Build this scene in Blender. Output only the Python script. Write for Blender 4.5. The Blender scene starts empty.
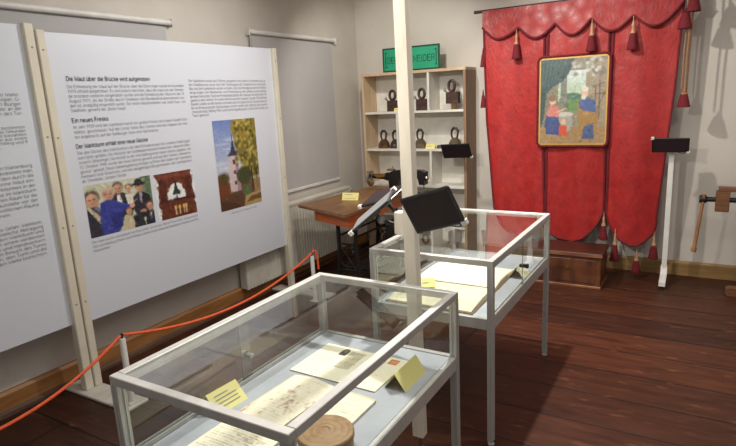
import bpy, math, random
import numpy as np
from mathutils import Vector, Matrix
random.seed(7); rng=np.random.RandomState(7)
SC=bpy.context.scene; COL=SC.collection; PI=math.pi
WL={}   # world location of every parent, so that part meshes can be written in world coordinates

# ------------------------------------------------------------------ colours and materials
def lin(c):
    return tuple(((v/255)/12.92 if v/255<=.04045 else ((v/255+.055)/1.055)**2.4) for v in c)
def setin(n,k,v):
    if k in n.inputs: n.inputs[k].default_value=v
def mat(name,c,rough=.6,metal=0,c2=None,scale=8,stretch=(1,1,1),bump=0,bscale=60,spec=.5,detail=4,sheen=0):
    m=bpy.data.materials.new(name); m.use_nodes=True; nt=m.node_tree; N=nt.nodes; L=nt.links
    p=N['Principled BSDF']; setin(p,'Roughness',rough); setin(p,'Metallic',metal); setin(p,'Specular IOR Level',spec)
    if sheen: setin(p,'Sheen Weight',sheen)
    a=lin(c); b=lin(c2 if c2 else tuple(max(0,v*.93) for v in c))
    tc=N.new('ShaderNodeTexCoord'); mp=N.new('ShaderNodeMapping'); mp.inputs['Scale'].default_value=stretch
    L.new(tc.outputs['Object'],mp.inputs['Vector'])
    nz=N.new('ShaderNodeTexNoise'); nz.inputs['Scale'].default_value=scale; nz.inputs['Detail'].default_value=detail
    L.new(mp.outputs['Vector'],nz.inputs['Vector'])
    cr=N.new('ShaderNodeValToRGB'); cr.color_ramp.elements[0].position=.35; cr.color_ramp.elements[1].position=.68
    cr.color_ramp.elements[0].color=(*b,1); cr.color_ramp.elements[1].color=(*a,1)
    L.new(nz.outputs['Fac'],cr.inputs['Fac']); L.new(cr.outputs['Color'],p.inputs['Base Color'])
    if bump:
        n2=N.new('ShaderNodeTexNoise'); n2.inputs['Scale'].default_value=bscale; n2.inputs['Detail'].default_value=3
        L.new(mp.outputs['Vector'],n2.inputs['Vector'])
        bm=N.new('ShaderNodeBump'); bm.inputs['Strength'].default_value=bump; bm.inputs['Distance'].default_value=.01
        L.new(n2.outputs['Fac'],bm.inputs['Height']); L.new(bm.outputs['Normal'],p.inputs['Normal'])
    return m
def glass_mat(name,tint=(.95,.97,.965),refl=1.0):
    m=bpy.data.materials.new(name); m.use_nodes=True; nt=m.node_tree; N=nt.nodes; L=nt.links
    N.remove(N['Principled BSDF']); out=N['Material Output']
    t=N.new('ShaderNodeBsdfTransparent'); t.inputs['Color'].default_value=(*tint,1)
    g=N.new('ShaderNodeBsdfGlossy'); g.inputs['Roughness'].default_value=.015; g.inputs['Color'].default_value=(.95,.97,.96,1)
    f=N.new('ShaderNodeFresnel'); f.inputs['IOR'].default_value=1.45
    mu=N.new('ShaderNodeMath'); mu.operation='MULTIPLY'; mu.inputs[1].default_value=refl; mu.use_clamp=True
    mx=N.new('ShaderNodeMixShader')
    ge=N.new('ShaderNodeNewGeometry'); iv=N.new('ShaderNodeMath'); iv.operation='SUBTRACT'; iv.inputs[0].default_value=1; L.new(ge.outputs['Backfacing'],iv.inputs[1])
    m2=N.new('ShaderNodeMath'); m2.operation='MULTIPLY'; L.new(f.outputs['Fac'],m2.inputs[0]); L.new(iv.outputs[0],m2.inputs[1])
    L.new(m2.outputs[0],mu.inputs[0]); L.new(mu.outputs[0],mx.inputs['Fac']); L.new(t.outputs[0],mx.inputs[1]); L.new(g.outputs[0],mx.inputs[2])
    L.new(mx.outputs[0],out.inputs['Surface']); return m
def paint_mat(name,rough=.5):
    m=bpy.data.materials.new(name); m.use_nodes=True; nt=m.node_tree
    a=nt.nodes.new('ShaderNodeVertexColor'); a.layer_name='paint'
    p=nt.nodes['Principled BSDF']; p.inputs['Roughness'].default_value=rough
    nt.links.new(a.outputs['Color'],p.inputs['Base Color']); return m
def floor_mat():
    m=bpy.data.materials.new('dark_plank_floor'); m.use_nodes=True; nt=m.node_tree; N=nt.nodes; L=nt.links
    p=N['Principled BSDF']; setin(p,'Specular IOR Level',.28)
    tc=N.new('ShaderNodeTexCoord'); 
    br=N.new('ShaderNodeTexBrick'); br.offset=.37; br.squash=1
    br.inputs['Scale'].default_value=1; br.inputs['Brick Width'].default_value=4.3; br.inputs['Row Height'].default_value=.305
    br.inputs['Mortar Size'].default_value=.006; br.inputs['Mortar Smooth'].default_value=.3
    br.inputs['Color1'].default_value=(*lin((76,42,27)),1); br.inputs['Color2'].default_value=(*lin((54,30,21)),1); br.inputs['Mortar'].default_value=(*lin((24,14,12)),1)
    mp0=N.new('ShaderNodeMapping'); mp0.inputs['Location'].default_value=(1.3,.05,0)
    L.new(tc.outputs['Object'],mp0.inputs['Vector']); L.new(mp0.outputs[0],br.inputs['Vector'])
    mp=N.new('ShaderNodeMapping'); mp.inputs['Scale'].default_value=(1.2,9,1); L.new(tc.outputs['Object'],mp.inputs['Vector'])
    nz=N.new('ShaderNodeTexNoise'); nz.inputs['Scale'].default_value=2.2; nz.inputs['Detail'].default_value=7; nz.inputs['Roughness'].default_value=.65
    L.new(mp.outputs[0],nz.inputs['Vector'])
    cr=N.new('ShaderNodeValToRGB'); cr.color_ramp.elements[0].position=.28; cr.color_ramp.elements[0].color=(.45,.42,.42,1)
    cr.color_ramp.elements[1].position=.72; cr.color_ramp.elements[1].color=(1.35,1.3,1.25,1)
    L.new(nz.outputs['Fac'],cr.inputs['Fac'])
    mx=N.new('ShaderNodeMix'); mx.data_type='RGBA'; mx.blend_type='MULTIPLY'; mx.inputs['Factor'].default_value=1
    L.new(br.outputs['Color'],mx.inputs['A']); L.new(cr.outputs['Color'],mx.inputs['B'])
    # worn pale scuffs
    mp2=N.new('ShaderNodeMapping'); mp2.inputs['Scale'].default_value=(2,7,1); L.new(tc.outputs['Object'],mp2.inputs['Vector'])
    n2=N.new('ShaderNodeTexNoise'); n2.inputs['Scale'].default_value=3.1; n2.inputs['Detail'].default_value=5; L.new(mp2.outputs[0],n2.inputs['Vector'])
    c2=N.new('ShaderNodeValToRGB'); c2.color_ramp.elements[0].position=.62; c2.color_ramp.elements[0].color=(0,0,0,1); c2.color_ramp.elements[1].position=.8; c2.color_ramp.elements[1].color=(.55,.55,.55,1)
    L.new(n2.outputs['Fac'],c2.inputs['Fac'])
    m2=N.new('ShaderNodeMix'); m2.data_type='RGBA'; L.new(c2.outputs['Color'],m2.inputs['Factor']); L.new(mx.outputs['Result'],m2.inputs['A']); m2.inputs['B'].default_value=(*lin((140,92,62)),1)
    L.new(m2.outputs['Result'],p.inputs['Base Color'])
    rr=N.new('ShaderNodeMapRange'); rr.inputs['To Min'].default_value=.34; rr.inputs['To Max'].default_value=.6
    L.new(nz.outputs['Fac'],rr.inputs['Value']); L.new(rr.outputs['Result'],p.inputs['Roughness'])
    bm=N.new('ShaderNodeBump'); bm.inputs['Strength'].default_value=.35; bm.inputs['Distance'].default_value=.006
    ma=N.new('ShaderNodeMath'); ma.operation='SUBTRACT'; L.new(nz.outputs['Fac'],ma.inputs[0]); L.new(br.outputs['Fac'],ma.inputs[1])
    L.new(ma.outputs[0],bm.inputs['Height']); L.new(bm.outputs['Normal'],p.inputs['Normal'])
    return m
def damask_mat(name,c,c2):
    m=mat(name,c,.5,0,c2,14,(1,1,.6),.35,45,.4,5,.06)
    nt=m.node_tree; N=nt.nodes; L=nt.links; p=N['Principled BSDF']
    tc=N.new('ShaderNodeTexCoord'); v=N.new('ShaderNodeTexVoronoi'); v.inputs['Scale'].default_value=11
    L.new(tc.outputs['Object'],v.inputs['Vector'])
    r=N.new('ShaderNodeMapRange'); r.inputs['From Max'].default_value=.8; r.inputs['To Min'].default_value=.33; r.inputs['To Max'].default_value=.62
    L.new(v.outputs['Distance'],r.inputs['Value']); L.new(r.outputs['Result'],p.inputs['Roughness'])
    return m
M=dict(
 wall=mat('plaster',(202,196,187),.9,0,(194,187,177),3,bump=.12,bscale=35),
 floor=floor_mat(),
 ceil=mat('ceiling_plaster',(225,220,212),.9),
 board=mat('board_print',(218,222,230),.36,0,(216,220,228),2),
 post=mat('cream_paint',(226,219,200),.5,0,(220,212,192),6),
 polew=mat('white_painted_wood',(222,214,198),.55,0,(208,198,180),5,(6,6,.8)),
 plate=mat('pale_grey_steel',(205,198,188),.45),
 bb=mat('oak_baseboard',(168,118,66),.5,0,(140,94,50),5,(6,.7,6)),
 bbx=mat('oak_baseboard_back',(150,118,72),.5,0,(128,98,58),5,(.7,6,6)),
 bbd=mat('dark_skirting',(98,66,42),.6,0,(72,46,30),5,(6,.7,6)),
 ink=mat('black_ink',(84,84,90),.6), inkg=mat('grey_ink',(140,140,144),.6),
 blind=mat('blind_cloth',(182,179,178),.8,0,(178,175,174),3), roller=mat('white_plastic',(225,222,216),.45), chain=mat('bead_chain',(170,166,160),.5),
 rad=mat('radiator_enamel',(214,208,194),.45), 
 alu=mat('brushed_aluminium',(196,194,190),.38,.35,(186,184,180),30,(1,1,.1)), alud=mat('aluminium_groove',(110,109,107),.45,.6),
 deck=mat('grey_blue_lining',(172,176,183),.75), glass=glass_mat('clear_glass',(.955,.97,.965),1.6), acryl=glass_mat('acrylic',(.95,.96,.96),1.2),
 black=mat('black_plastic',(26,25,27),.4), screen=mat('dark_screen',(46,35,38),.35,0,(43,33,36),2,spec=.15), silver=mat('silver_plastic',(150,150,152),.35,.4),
 wclip=mat('white_clip',(225,222,216),.45), rubber=mat('black_rubber',(20,20,20),.7),
 orange=mat('orange_rope',(252,112,62),.55,0,(238,92,46),60,bump=.4,bscale=200),
 tabletop=mat('walnut_top',(150,108,68),.42,0,(120,82,50),3.5,(7,1,7)), apron=mat('orange_varnished_wood',(206,108,44),.4,0,(180,88,34),4,(1,1,7)),
 iron=mat('black_cast_iron',(34,30,32),.5,.3), chrome=mat('worn_nickel',(190,175,160),.25,.95), japan=mat('black_japanned',(26,24,26),.25), gold=mat('gold_decal',(150,112,50),.4,.5),
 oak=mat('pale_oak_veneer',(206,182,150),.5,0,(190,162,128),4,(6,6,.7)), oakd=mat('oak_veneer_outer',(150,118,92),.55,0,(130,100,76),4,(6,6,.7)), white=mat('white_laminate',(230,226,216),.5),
 green=mat('green_sign_paint',(34,160,118),.55,0,(28,148,108),4), dgreen=mat('dark_green_paint',(14,62,48),.6),
 rust=mat('rusted_iron',(92,66,58),.6,.4,(64,46,42),25,bump=.4), rustg=mat('grey_forged_iron',(128,114,92),.55,.45,(96,82,64),25,bump=.4), rustb=mat('brown_forged_iron',(120,84,52),.55,.4,(86,58,38),25,bump=.4), hgrip=mat('dark_iron_handle',(72,54,46),.5,.4),
 red=damask_mat('red_damask',(172,37,34),(152,28,27)), dred=mat('dark_red_braid',(120,20,30),.75,0,(96,14,24),40,bump=.4,bscale=120), redv=damask_mat('red_damask_valance',(162,38,37),(142,28,29)),
 tassel=mat('crimson_fringe',(124,22,34),.8,0,(92,12,24),60,(6,6,.5),.5,80), tcord=mat('gold_cord',(194,154,116),.6,0,(160,118,84),60), cord2=mat('tan_silk_cord',(176,128,88),.65,0,(140,94,62),50,(1,1,4)),
 pgold=mat('gilded_edge',(206,164,84),.45,.2), rodm=mat('dark_rod',(48,34,30),.5),
 chest=mat('walnut_veneer',(112,66,42),.35,0,(62,34,24),3.2,(3,3,1.1),detail=6), chestd=mat('dark_walnut',(78,46,34),.4,0,(60,32,22),4,(.8,6,6)), chestl=mat('worn_lid_edge',(150,100,70),.45,0,(110,66,44),6,(1,6,6)),
 bench=mat('beech_wood',(122,80,50),.5,0,(96,60,36),5,(1,7,7)), handle=mat('beech_handle',(160,116,74),.5,0,(136,94,58),5,(7,7,.8)),
 card=mat('yellow_card',(236,226,150),.7,0,(232,220,142),3), card2=mat('cream_card',(232,228,190),.7), 
 log=mat('turned_wood',(162,130,92),.6,0,(140,108,72),8,(5,5,1)), paper=mat('paper_edge',(226,216,190),.8), leather=mat('old_leather',(120,96,70),.7),
 socket=mat('cream_socket',(222,214,196),.4), socketd=mat('socket_hole',(120,110,98),.5), brassy=mat('tarnished_brass',(130,100,60),.4,.7),
)
PM=paint_mat('printed_picture',.42); PMM=paint_mat('printed_paper',.85)

# ------------------------------------------------------------------ mesh building
class MB:
    def __init__(s): s.v=[]; s.f=[]
    def add(s,vs,fs):
        o=len(s.v); s.v+=[tuple(v) for v in vs]; s.f+=[tuple(i+o for i in f) for f in fs]; return s
    def box(s,x0,x1,y0,y1,z0,z1,bv=0,Mx=None):
        if bv<=0:
            vs=[(x,y,z) for x in(x0,x1) for y in(y0,y1) for z in(z0,z1)]
            fs=[(0,1,3,2),(4,6,7,5),(0,4,5,1),(2,3,7,6),(0,2,6,4),(1,5,7,3)]
        else:
            b=min(bv,(x1-x0)*.49,(y1-y0)*.49,(z1-z0)*.49); vs=[];idx={}
            lo=(x0,y0,z0);hi=(x1,y1,z1)
            for cx in(0,1):
                for cy in(0,1):
                    for cz in(0,1):
                        c=(cx,cy,cz)
                        for ax in range(3):
                            p=[]
                            for k in range(3):
                                e=hi[k] if c[k] else lo[k]
                                if k!=ax: e+= -b if c[k] else b
                                p.append(e)
                            idx[(c,ax)]=len(vs); vs.append(p)
            fs=[]
            for ax in range(3):
                a,bb=[k for k in range(3) if k!=ax]
                for sd in(0,1):
                    q=[]
                    for (i,j) in((0,0),(1,0),(1,1),(0,1)):
                        c=[0,0,0];c[ax]=sd;c[a]=i;c[bb]=j;q.append(idx[(tuple(c),ax)])
                    fs.append(q)
                    # edges along ax
                    for _ in (0,):
                        pass
                for i in(0,1):
                    for j in(0,1):
                        c0=[0,0,0];c0[a]=i;c0[bb]=j;c1=list(c0);c1[ax]=1
                        c0=tuple(c0);c1=tuple(c1)
                        fs.append((idx[(c0,a)],idx[(c1,a)],idx[(c1,bb)],idx[(c0,bb)]))
            for cx in(0,1):
                for cy in(0,1):
                    for cz in(0,1): fs.append([idx[((cx,cy,cz),k)] for k in range(3)])
        if Mx is not None: vs=[tuple(Mx@Vector(v)) for v in vs]
        return s.add(vs,fs)
    def tube(s,pts,r,n=8,closed=False,cap=True):
        pts=[Vector(p) for p in pts]; rs=r if isinstance(r,(list,tuple)) else [r]*len(pts); k=len(pts); vs=[]
        prev=None
        for i,p in enumerate(pts):
            a=pts[(i-1)%k] if (closed or i>0) else p; b=pts[(i+1)%k] if (closed or i<k-1) else p
            t=(b-a); t=t.normalized() if t.length>1e-9 else Vector((0,0,1))
            if prev is None:
                h=Vector((0,0,1)) if abs(t.z)<.9 else Vector((1,0,0)); u=t.cross(h).normalized()
            else:
                u=prev-t*prev.dot(t); u=u.normalized() if u.length>1e-6 else t.orthogonal().normalized()
            prev=u; w=t.cross(u)
            for j in range(n):
                an=2*PI*j/n; vs.append(p+(u*math.cos(an)+w*math.sin(an))*rs[i])
        fs=[]
        for i in range(k if closed else k-1):
            for j in range(n):
                a=i*n+j;b=i*n+(j+1)%n;c=((i+1)%k)*n+(j+1)%n;d=((i+1)%k)*n+j
                fs.append((a,b,c,d))
        if cap and not closed: fs+= [tuple(range(n))[::-1],tuple(range((k-1)*n,k*n))]
        return s.add(vs,fs)
    def lathe(s,prof,c=(0,0,0),axis='z',n=20):
        vs=[];k=len(prof)
        for (r,h) in prof:
            for j in range(n):
                a=2*PI*j/n; x,y=r*math.cos(a),r*math.sin(a)
                p={'z':(x,y,h),'x':(h,x,y),'y':(x,h,y)}[axis]; vs.append((c[0]+p[0],c[1]+p[1],c[2]+p[2]))
        fs=[(i*n+j,i*n+(j+1)%n,(i+1)*n+(j+1)%n,(i+1)*n+j) for i in range(k-1) for j in range(n)]
        fs+=[tuple(range(n))[::-1],tuple(range((k-1)*n,k*n))]
        return s.add(vs,fs)
    def prism(s,poly,a0,a1,plane='xz'):
        n=len(poly)
        def P(p,a): return {'xz':(p[0],a,p[1]),'xy':(p[0],p[1],a),'yz':(a,p[0],p[1])}[plane]
        vs=[P(p,a0) for p in poly]+[P(p,a1) for p in poly]
        fs=[tuple(range(n)),tuple(range(n,2*n))[::-1]]+[(i,(i+1)%n,n+(i+1)%n,n+i) for i in range(n)]
        return s.add(vs,fs)
    def quadslab(s,c,th):   # four corners of a flat slab and a thickness vector
        th=Vector(th); c=[Vector(p) for p in c]
        return s.add([*c,*[p+th for p in c]],[(0,1,2,3),(7,6,5,4),(0,4,5,1),(1,5,6,2),(2,6,7,3),(3,7,4,0)])
    def build(s,name,m,parent=None,smooth=False,kind=None,sharp=None):
        me=bpy.data.meshes.new(name); off=WL.get(parent.name,Vector((0,0,0))) if parent else Vector((0,0,0))
        me.from_pydata([tuple(Vector(v)-off) for v in s.v],[],s.f); me.validate()
        import bmesh
        b=bmesh.new(); b.from_mesh(me); bmesh.ops.recalc_face_normals(b,faces=b.faces); b.to_mesh(me); b.free()
        me.materials.append(M[m] if isinstance(m,str) else m)
        if smooth:
            me.polygons.foreach_set('use_smooth',[True]*len(me.polygons))
            me.set_sharp_from_angle(angle=math.radians(sharp or 40))
        o=bpy.data.objects.new(name,me); COL.objects.link(o)
        if parent: o.parent=parent
        WL[o.name]=off.copy()
        if kind: o['kind']=kind
        return o
def tag(o,label,cat,group=None):
    o['label']=label;o['category']=cat
    if group:o['group']=group
    return o
def thing(name,label,cat,loc,group=None):
    o=bpy.data.objects.new(name,None); COL.objects.link(o); o.location=loc; o.empty_display_size=.1; WL[o.name]=Vector(loc)
    return tag(o,label,cat,group)
def struct(mb,name,m,smooth=False): return mb.build(name,m,None,smooth,'structure')
def whole(mb,name,m,label,cat,group=None,smooth=False): return tag(mb.build(name,m,None,smooth),label,cat,group)
def dup(root,loc,label,rz=0):
    r=root.copy(); COL.objects.link(r); r.location=loc; r.rotation_euler=(0,0,rz); r['label']=label; WL[r.name]=Vector(loc)
    for ch in list(root.children):
        c=ch.copy(); COL.objects.link(c); c.parent=r
        for g in list(ch.children):
            d=g.copy(); COL.objects.link(d); d.parent=c
    return r

# ------------------------------------------------------------------ painted pictures (vertex colours on a fine grid)
class Canvas:
    def __init__(s,W,H,bg):
        s.W,s.H=W,H; s.a=np.zeros((H,W,3))+np.array(bg,float); s.X,s.Y=np.meshgrid((np.arange(W)+.5)/W,1-(np.arange(H)+.5)/H)   # y up
    def mask(s,m,c,al=1): m=np.clip(m,0,1)[...,None]*al; s.a=s.a*(1-m)+np.array(c,float)*m
    def el(s,cx,cy,rx,ry,c,al=1,soft=.12):
        d=np.sqrt(((s.X-cx)/rx)**2+((s.Y-cy)/ry)**2); s.mask((1+soft-d)/(2*soft)+0,c,al)
    def poly(s,pts,c,al=1):
        ins=np.zeros((s.H,s.W),bool); n=len(pts)
        for i in range(n):
            x0,y0=pts[i];x1,y1=pts[(i+1)%n]
            if y0==y1: continue
            cond=((s.Y>=min(y0,y1))&(s.Y<max(y0,y1))); xi=x0+(s.Y-y0)/(y1-y0)*(x1-x0); ins^=cond&(s.X<xi)
        s.mask(ins.astype(float),c,al)
    def rect(s,x0,x1,y0,y1,c,al=1): s.mask(((s.X>=x0)&(s.X<=x1)&(s.Y>=y0)&(s.Y<=y1)).astype(float),c,al)
    def line(s,x0,y0,x1,y1,w,c,al=1):
        asp=s.H/s.W; dx,dy=x1-x0,(y1-y0)*asp; L2=dx*dx+dy*dy+1e-12; px,py=s.X-x0,(s.Y-y0)*asp
        t=np.clip((px*dx+py*dy)/L2,0,1); d=np.hypot(px-t*dx,py-t*dy); s.mask((w-d)/w*1.5,c,al)
    def noise(s,amt,g=1):
        h,w=-(-s.H//g),-(-s.W//g); n=np.kron(rng.randn(h,w),np.ones((g,g)))[:s.H,:s.W]; s.a+=n[...,None]*amt
    def vgrad(s,y0,y1,c0,c1,x0=0,x1=1):
        t=np.clip((s.Y-y0)/(y1-y0),0,1)[...,None]; m=((s.Y>=y0)&(s.Y<=y1)&(s.X>=x0)&(s.X<=x1))[...,None]
        s.a=np.where(m,np.array(c0,float)*(1-t)+np.array(c1,float)*t,s.a)
    def text(s,x0,x1,y0,y1,n,c,al=.6,w=None,seed=0):
        r=random.Random(seed)
        for i in range(n):
            y=y1-(y1-y0)*(i+.5)/n; x=x0; e=x1 if i<n-1 else x0+(x1-x0)*r.uniform(.4,.9)
            while x<e:
                l=r.uniform(.02,.07); s.line(x,y,min(e,x+l),y+r.uniform(-.004,.004),w or .004,c,al*r.uniform(.6,1)); x+=l+.015
    def dabs(s,n,sx,sy,amt):
        for q in range(n):
            x,y=rng.uniform(0,1),rng.uniform(0,1); px=s.a[min(s.H-1,int((1-y)*s.H)),min(s.W-1,int(x*s.W))]
            s.el(x,y,sx*rng.uniform(.5,1.4),sy*rng.uniform(.5,1.4),tuple(np.clip(px+rng.randn()*amt+rng.randn(3)*amt*.3,0,255)),.55,.6)
    def mesh(s,name,fn,m,parent=None,th=None):
        """fn(u,v) -> world point; u to the right, v up"""
        off=WL.get(parent.name,Vector((0,0,0))) if parent else Vector((0,0,0))
        W,H=s.W,s.H; vs=[];fs=[]
        for j in range(H):
            for i in range(W):
                vs.append(tuple(Vector(fn(i/(W-1),1-j/(H-1)))-off))
        for j in range(H-1):
            for i in range(W-1): fs.append((j*W+i,(j+1)*W+i,(j+1)*W+i+1,j*W+i+1))
        nv=len(vs)
        if th:
            t=Vector(th); edge=[i for i in range(W)]+[j*W+W-1 for j in range(1,H)]+[(H-1)*W+i for i in range(W-2,-1,-1)]+[j*W for j in range(H-2,0,-1)]
            k=len(edge); vs+=[tuple(Vector(vs[e])+t) for e in edge]
            for q in range(k): fs.append((edge[q],edge[(q+1)%k],nv+(q+1)%k,nv+q))
            fs.append(tuple(nv+q for q in range(k)))
        me=bpy.data.meshes.new(name); me.from_pydata(vs,[],fs)
        ca=me.color_attributes.new('paint','FLOAT_COLOR','POINT')
        c=np.clip(s.a,0,255)/255; c=np.where(c<=.04045,c/12.92,((c+.055)/1.055)**2.4).reshape(-1,3)
        full=np.ones((len(vs),4)); full[:nv,:3]=c
        if th: full[nv:,:3]=c[[e for e in edge]]*.9
        ca.data.foreach_set('color',full.ravel().astype(np.float32))
        me.materials.append(m); o=bpy.data.objects.new(name,me); COL.objects.link(o)
        if parent:o.parent=parent
        WL[o.name]=off.copy(); return o

# ------------------------------------------------------------------ lettering
def _E(cx,cy,rx,ry,a0=0,a1=360,n=None):
    n=n or max(4,int(abs(a1-a0)/26))
    return [(cx+rx*math.cos(math.radians(a0+(a1-a0)*k/n)),cy+ry*math.sin(math.radians(a0+(a1-a0)*k/n))) for k in range(n+1)]
_O=lambda:_E(27,26,19,26)
_DOT=[[(13,64),(13,71)],[(37,64),(37,71)]]
GL={
'a':(50,[_E(24,38,17,14,160,0)+[(41,0)],_E(23,15,17,15)]),'b':(54,[[(8,72),(8,0)],_O()]),'c':(50,[_E(27,26,20,26,45,315)]),'d':(54,[[(46,72),(46,0)],_O()]),
'e':(54,[[(8,27),(46,27)]+_E(27,26,19,26,15,318)]),'f':(28,[_E(24,58,12,14,80,180)+[(12,0)],[(2,50),(27,50)]]),'g':(54,[_O(),[(46,52),(46,-6)]+_E(28,-6,18,14,0,-150)]),
'h':(52,[[(8,72),(8,0)],_E(26,34,18,18,180,0)+[(44,0)]]),'i':(18,[[(9,52),(9,0)],[(9,64),(9,72)]]),'j':(20,[[(11,52),(11,-10)]+_E(3,-10,8,9,0,-90),[(11,64),(11,72)]]),
'k':(48,[[(8,72),(8,0)],[(40,52),(8,20)],[(19,31),(44,0)]]),'l':(18,[[(9,72),(9,0)]]),'m':(74,[[(8,52),(8,0)],_E(22,36,14,16,180,0)+[(36,0)],_E(50,36,14,16,180,0)+[(64,0)]]),
'n':(52,[[(8,52),(8,0)],_E(26,34,18,18,180,0)+[(44,0)]]),'o':(54,[_E(27,26,20,26)]),'p':(54,[[(8,52),(8,-20)],_O()]),'q':(54,[[(46,52),(46,-20)],_O()]),
'r':(32,[[(8,52),(8,0)],_E(24,34,16,18,180,70)]),'s':(46,[_E(23,39,15,13,30,270)+_E(23,13,16,13,90,-150)[1:]]),'t':(28,[[(13,66),(13,12)]+_E(23,12,10,12,180,280),[(2,50),(26,50)]]),
'u':(52,[[(8,52),(8,18)]+_E(26,18,18,18,180,360),[(44,52),(44,0)]]),'v':(46,[[(3,52),(23,0),(43,52)]]),'w':(68,[[(3,52),(18,0),(34,50),(50,0),(65,52)]]),'x':(46,[[(4,52),(42,0)],[(42,52),(4,0)]]),
'y':(46,[[(3,52),(23,0)],[(43,52),(18,-18),(6,-19)]]),'z':(44,[[(5,52),(39,52),(5,0),(40,0)]]),'ß':(52,[[(8,0),(8,56)]+_E(23,56,15,16,180,-80)+_E(26,20,18,20,90,-130)[1:]]),
'A':(60,[[(2,0),(30,72),(58,0)],[(12,26),(48,26)]]),'B':(60,[[(8,0),(8,72),(30,72)]+_E(30,54.5,19,17.5,90,-90)+[(8,37)],[(32,37)]+_E(32,18.5,20,18.5,90,-90)+[(8,0)]]),'C':(64,[_E(34,36,28,36,45,315)]),
'D':(64,[[(8,0),(8,72),(28,72)]+_E(28,36,29,36,90,-90)+[(8,0)]]),'E':(56,[[(50,72),(8,72),(8,0),(52,0)],[(8,38),(46,38)]]),'F':(52,[[(48,72),(8,72),(8,0)],[(8,37),(42,37)]]),'G':(68,[_E(34,36,28,36,45,340),[(40,34),(62,34),(62,8)]]),
'H':(64,[[(8,0),(8,72)],[(56,0),(56,72)],[(8,38),(56,38)]]),'I':(20,[[(10,0),(10,72)]]),'J':(44,[[(35,72),(35,18)]+_E(20,18,15,18,0,-180)]),'K':(60,[[(8,0),(8,72)],[(54,72),(8,26)],[(24,42),(56,0)]]),
'L':(50,[[(8,72),(8,0),(46,0)]]),'M':(74,[[(8,0),(8,72),(37,4),(66,72),(66,0)]]),'N':(64,[[(8,0),(8,72),(56,0),(56,72)]]),'O':(70,[_E(35,36,29,36)]),'P':(58,[[(8,0),(8,72),(32,72)]+_E(32,53,20,19,90,-90)+[(8,34)]]),
'Q':(70,[_E(35,36,29,36),[(42,16),(62,-4)]]),'R':(62,[[(8,0),(8,72),(32,72)]+_E(32,54,20,18,90,-90)+[(8,36)],[(32,36),(56,0)]]),'S':(60,[_E(30,53,22,19,30,270)+_E(30,17,23,17,90,-150)[1:]]),'T':(56,[[(3,72),(53,72)],[(28,72),(28,0)]]),
'U':(64,[[(8,72),(8,24)]+_E(32,24,24,24,180,360)+[(56,72)]]),'V':(58,[[(3,72),(29,0),(55,72)]]),'W':(86,[[(3,72),(22,0),(43,70),(64,0),(83,72)]]),'X':(58,[[(4,72),(54,0)],[(54,72),(4,0)]]),'Y':(56,[[(3,72),(28,34),(53,72)],[(28,34),(28,0)]]),'Z':(54,[[(5,72),(49,72),(5,0),(50,0)]]),
'0':(52,[_E(26,36,18,36)]),'1':(52,[[(12,56),(28,72),(28,0)]]),'2':(52,[_E(26,52,18,20,170,-30)+[(6,0),(46,0)]]),'3':(52,[_E(25,54,17,18,160,-90)+_E(25,18,19,18,90,-160)[1:]]),'4':(52,[[(36,0),(36,72),(5,20),(47,20)]]),'5':(52,[[(43,72),(13,72),(9,38)]+_E(25,23,19,23,130,-150)]),
'6':(52,[_E(26,22,18,22),_E(34,30,26,42,100,190)]),'7':(52,[[(6,72),(46,72),(20,0)]]),'8':(52,[_E(26,54,15,18),_E(26,18,18,18)]),'9':(52,[_E(26,50,18,22),_E(18,42,26,42,-80,10)]),
'.':(20,[[(10,0),(10,9)]]),',':(20,[[(11,8),(7,-12)]]),'-':(32,[[(4,28),(28,28)]]),'„':(34,[[(11,8),(7,-12)],[(25,8),(21,-12)]]),'“':(34,[[(7,72),(11,54)],[(21,72),(25,54)]]),'(':(30,[_E(34,28,26,48,130,230)]),')':(30,[_E(-4,28,26,48,50,-50)]),';':(20,[[(11,8),(7,-12)],[(10,40),(10,49)]])}
for _a,_b in (('ä','a'),('ö','o'),('ü','u')): GL[_a]=(GL[_b][0],GL[_b][1]+_DOT)
for _a,_b in (('Ä','A'),('Ö','O'),('Ü','U')): GL[_a]=(GL[_b][0],GL[_b][1]+[[(a+8,b+18) for a,b in q] for q in _DOT])
def letters(mb,body,size,fn,width=None,bold=0):
    """lay one line of plain sans-serif letters: fn(a,b) -> world point, a along the line, b up; fitted to width when given"""
    th=6.4 if bold else 3.7; k=size/100; x=0; pl=[]
    for ch in body:
        if ch==' ': x+=28; continue
        w,st=GL[ch]; pl+=[[(x+a,b) for a,b in q] for q in st]; x+=w+(5 if bold else 3)
    kx=width/(x-4) if width else k
    for q in pl:
        n=len(q); L=[];R=[]
        for i,(a,b) in enumerate(q):
            p0=q[max(0,i-1)];p1=q[min(n-1,i+1)]; dx,dy=p1[0]-p0[0],p1[1]-p0[1]; l=math.hypot(dx,dy) or 1; nx,ny=-dy/l*th,dx/l*th
            if 0<i<n-1:
                d0=math.hypot(a-q[i-1][0],b-q[i-1][1]) or 1; c=(-(b-q[i-1][1])/d0*nx+(a-q[i-1][0])/d0*ny)/th; m=1/max(.45,c); nx*=m;ny*=m
            L.append(fn((a+nx)*kx,(b+ny)*k)); R.append(fn((a-nx)*kx,(b-ny)*k))
        mb.add(L+R,[(i,i+1,n+i+1,n+i) for i in range(n-1)])
def clean_letters(): pass

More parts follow.
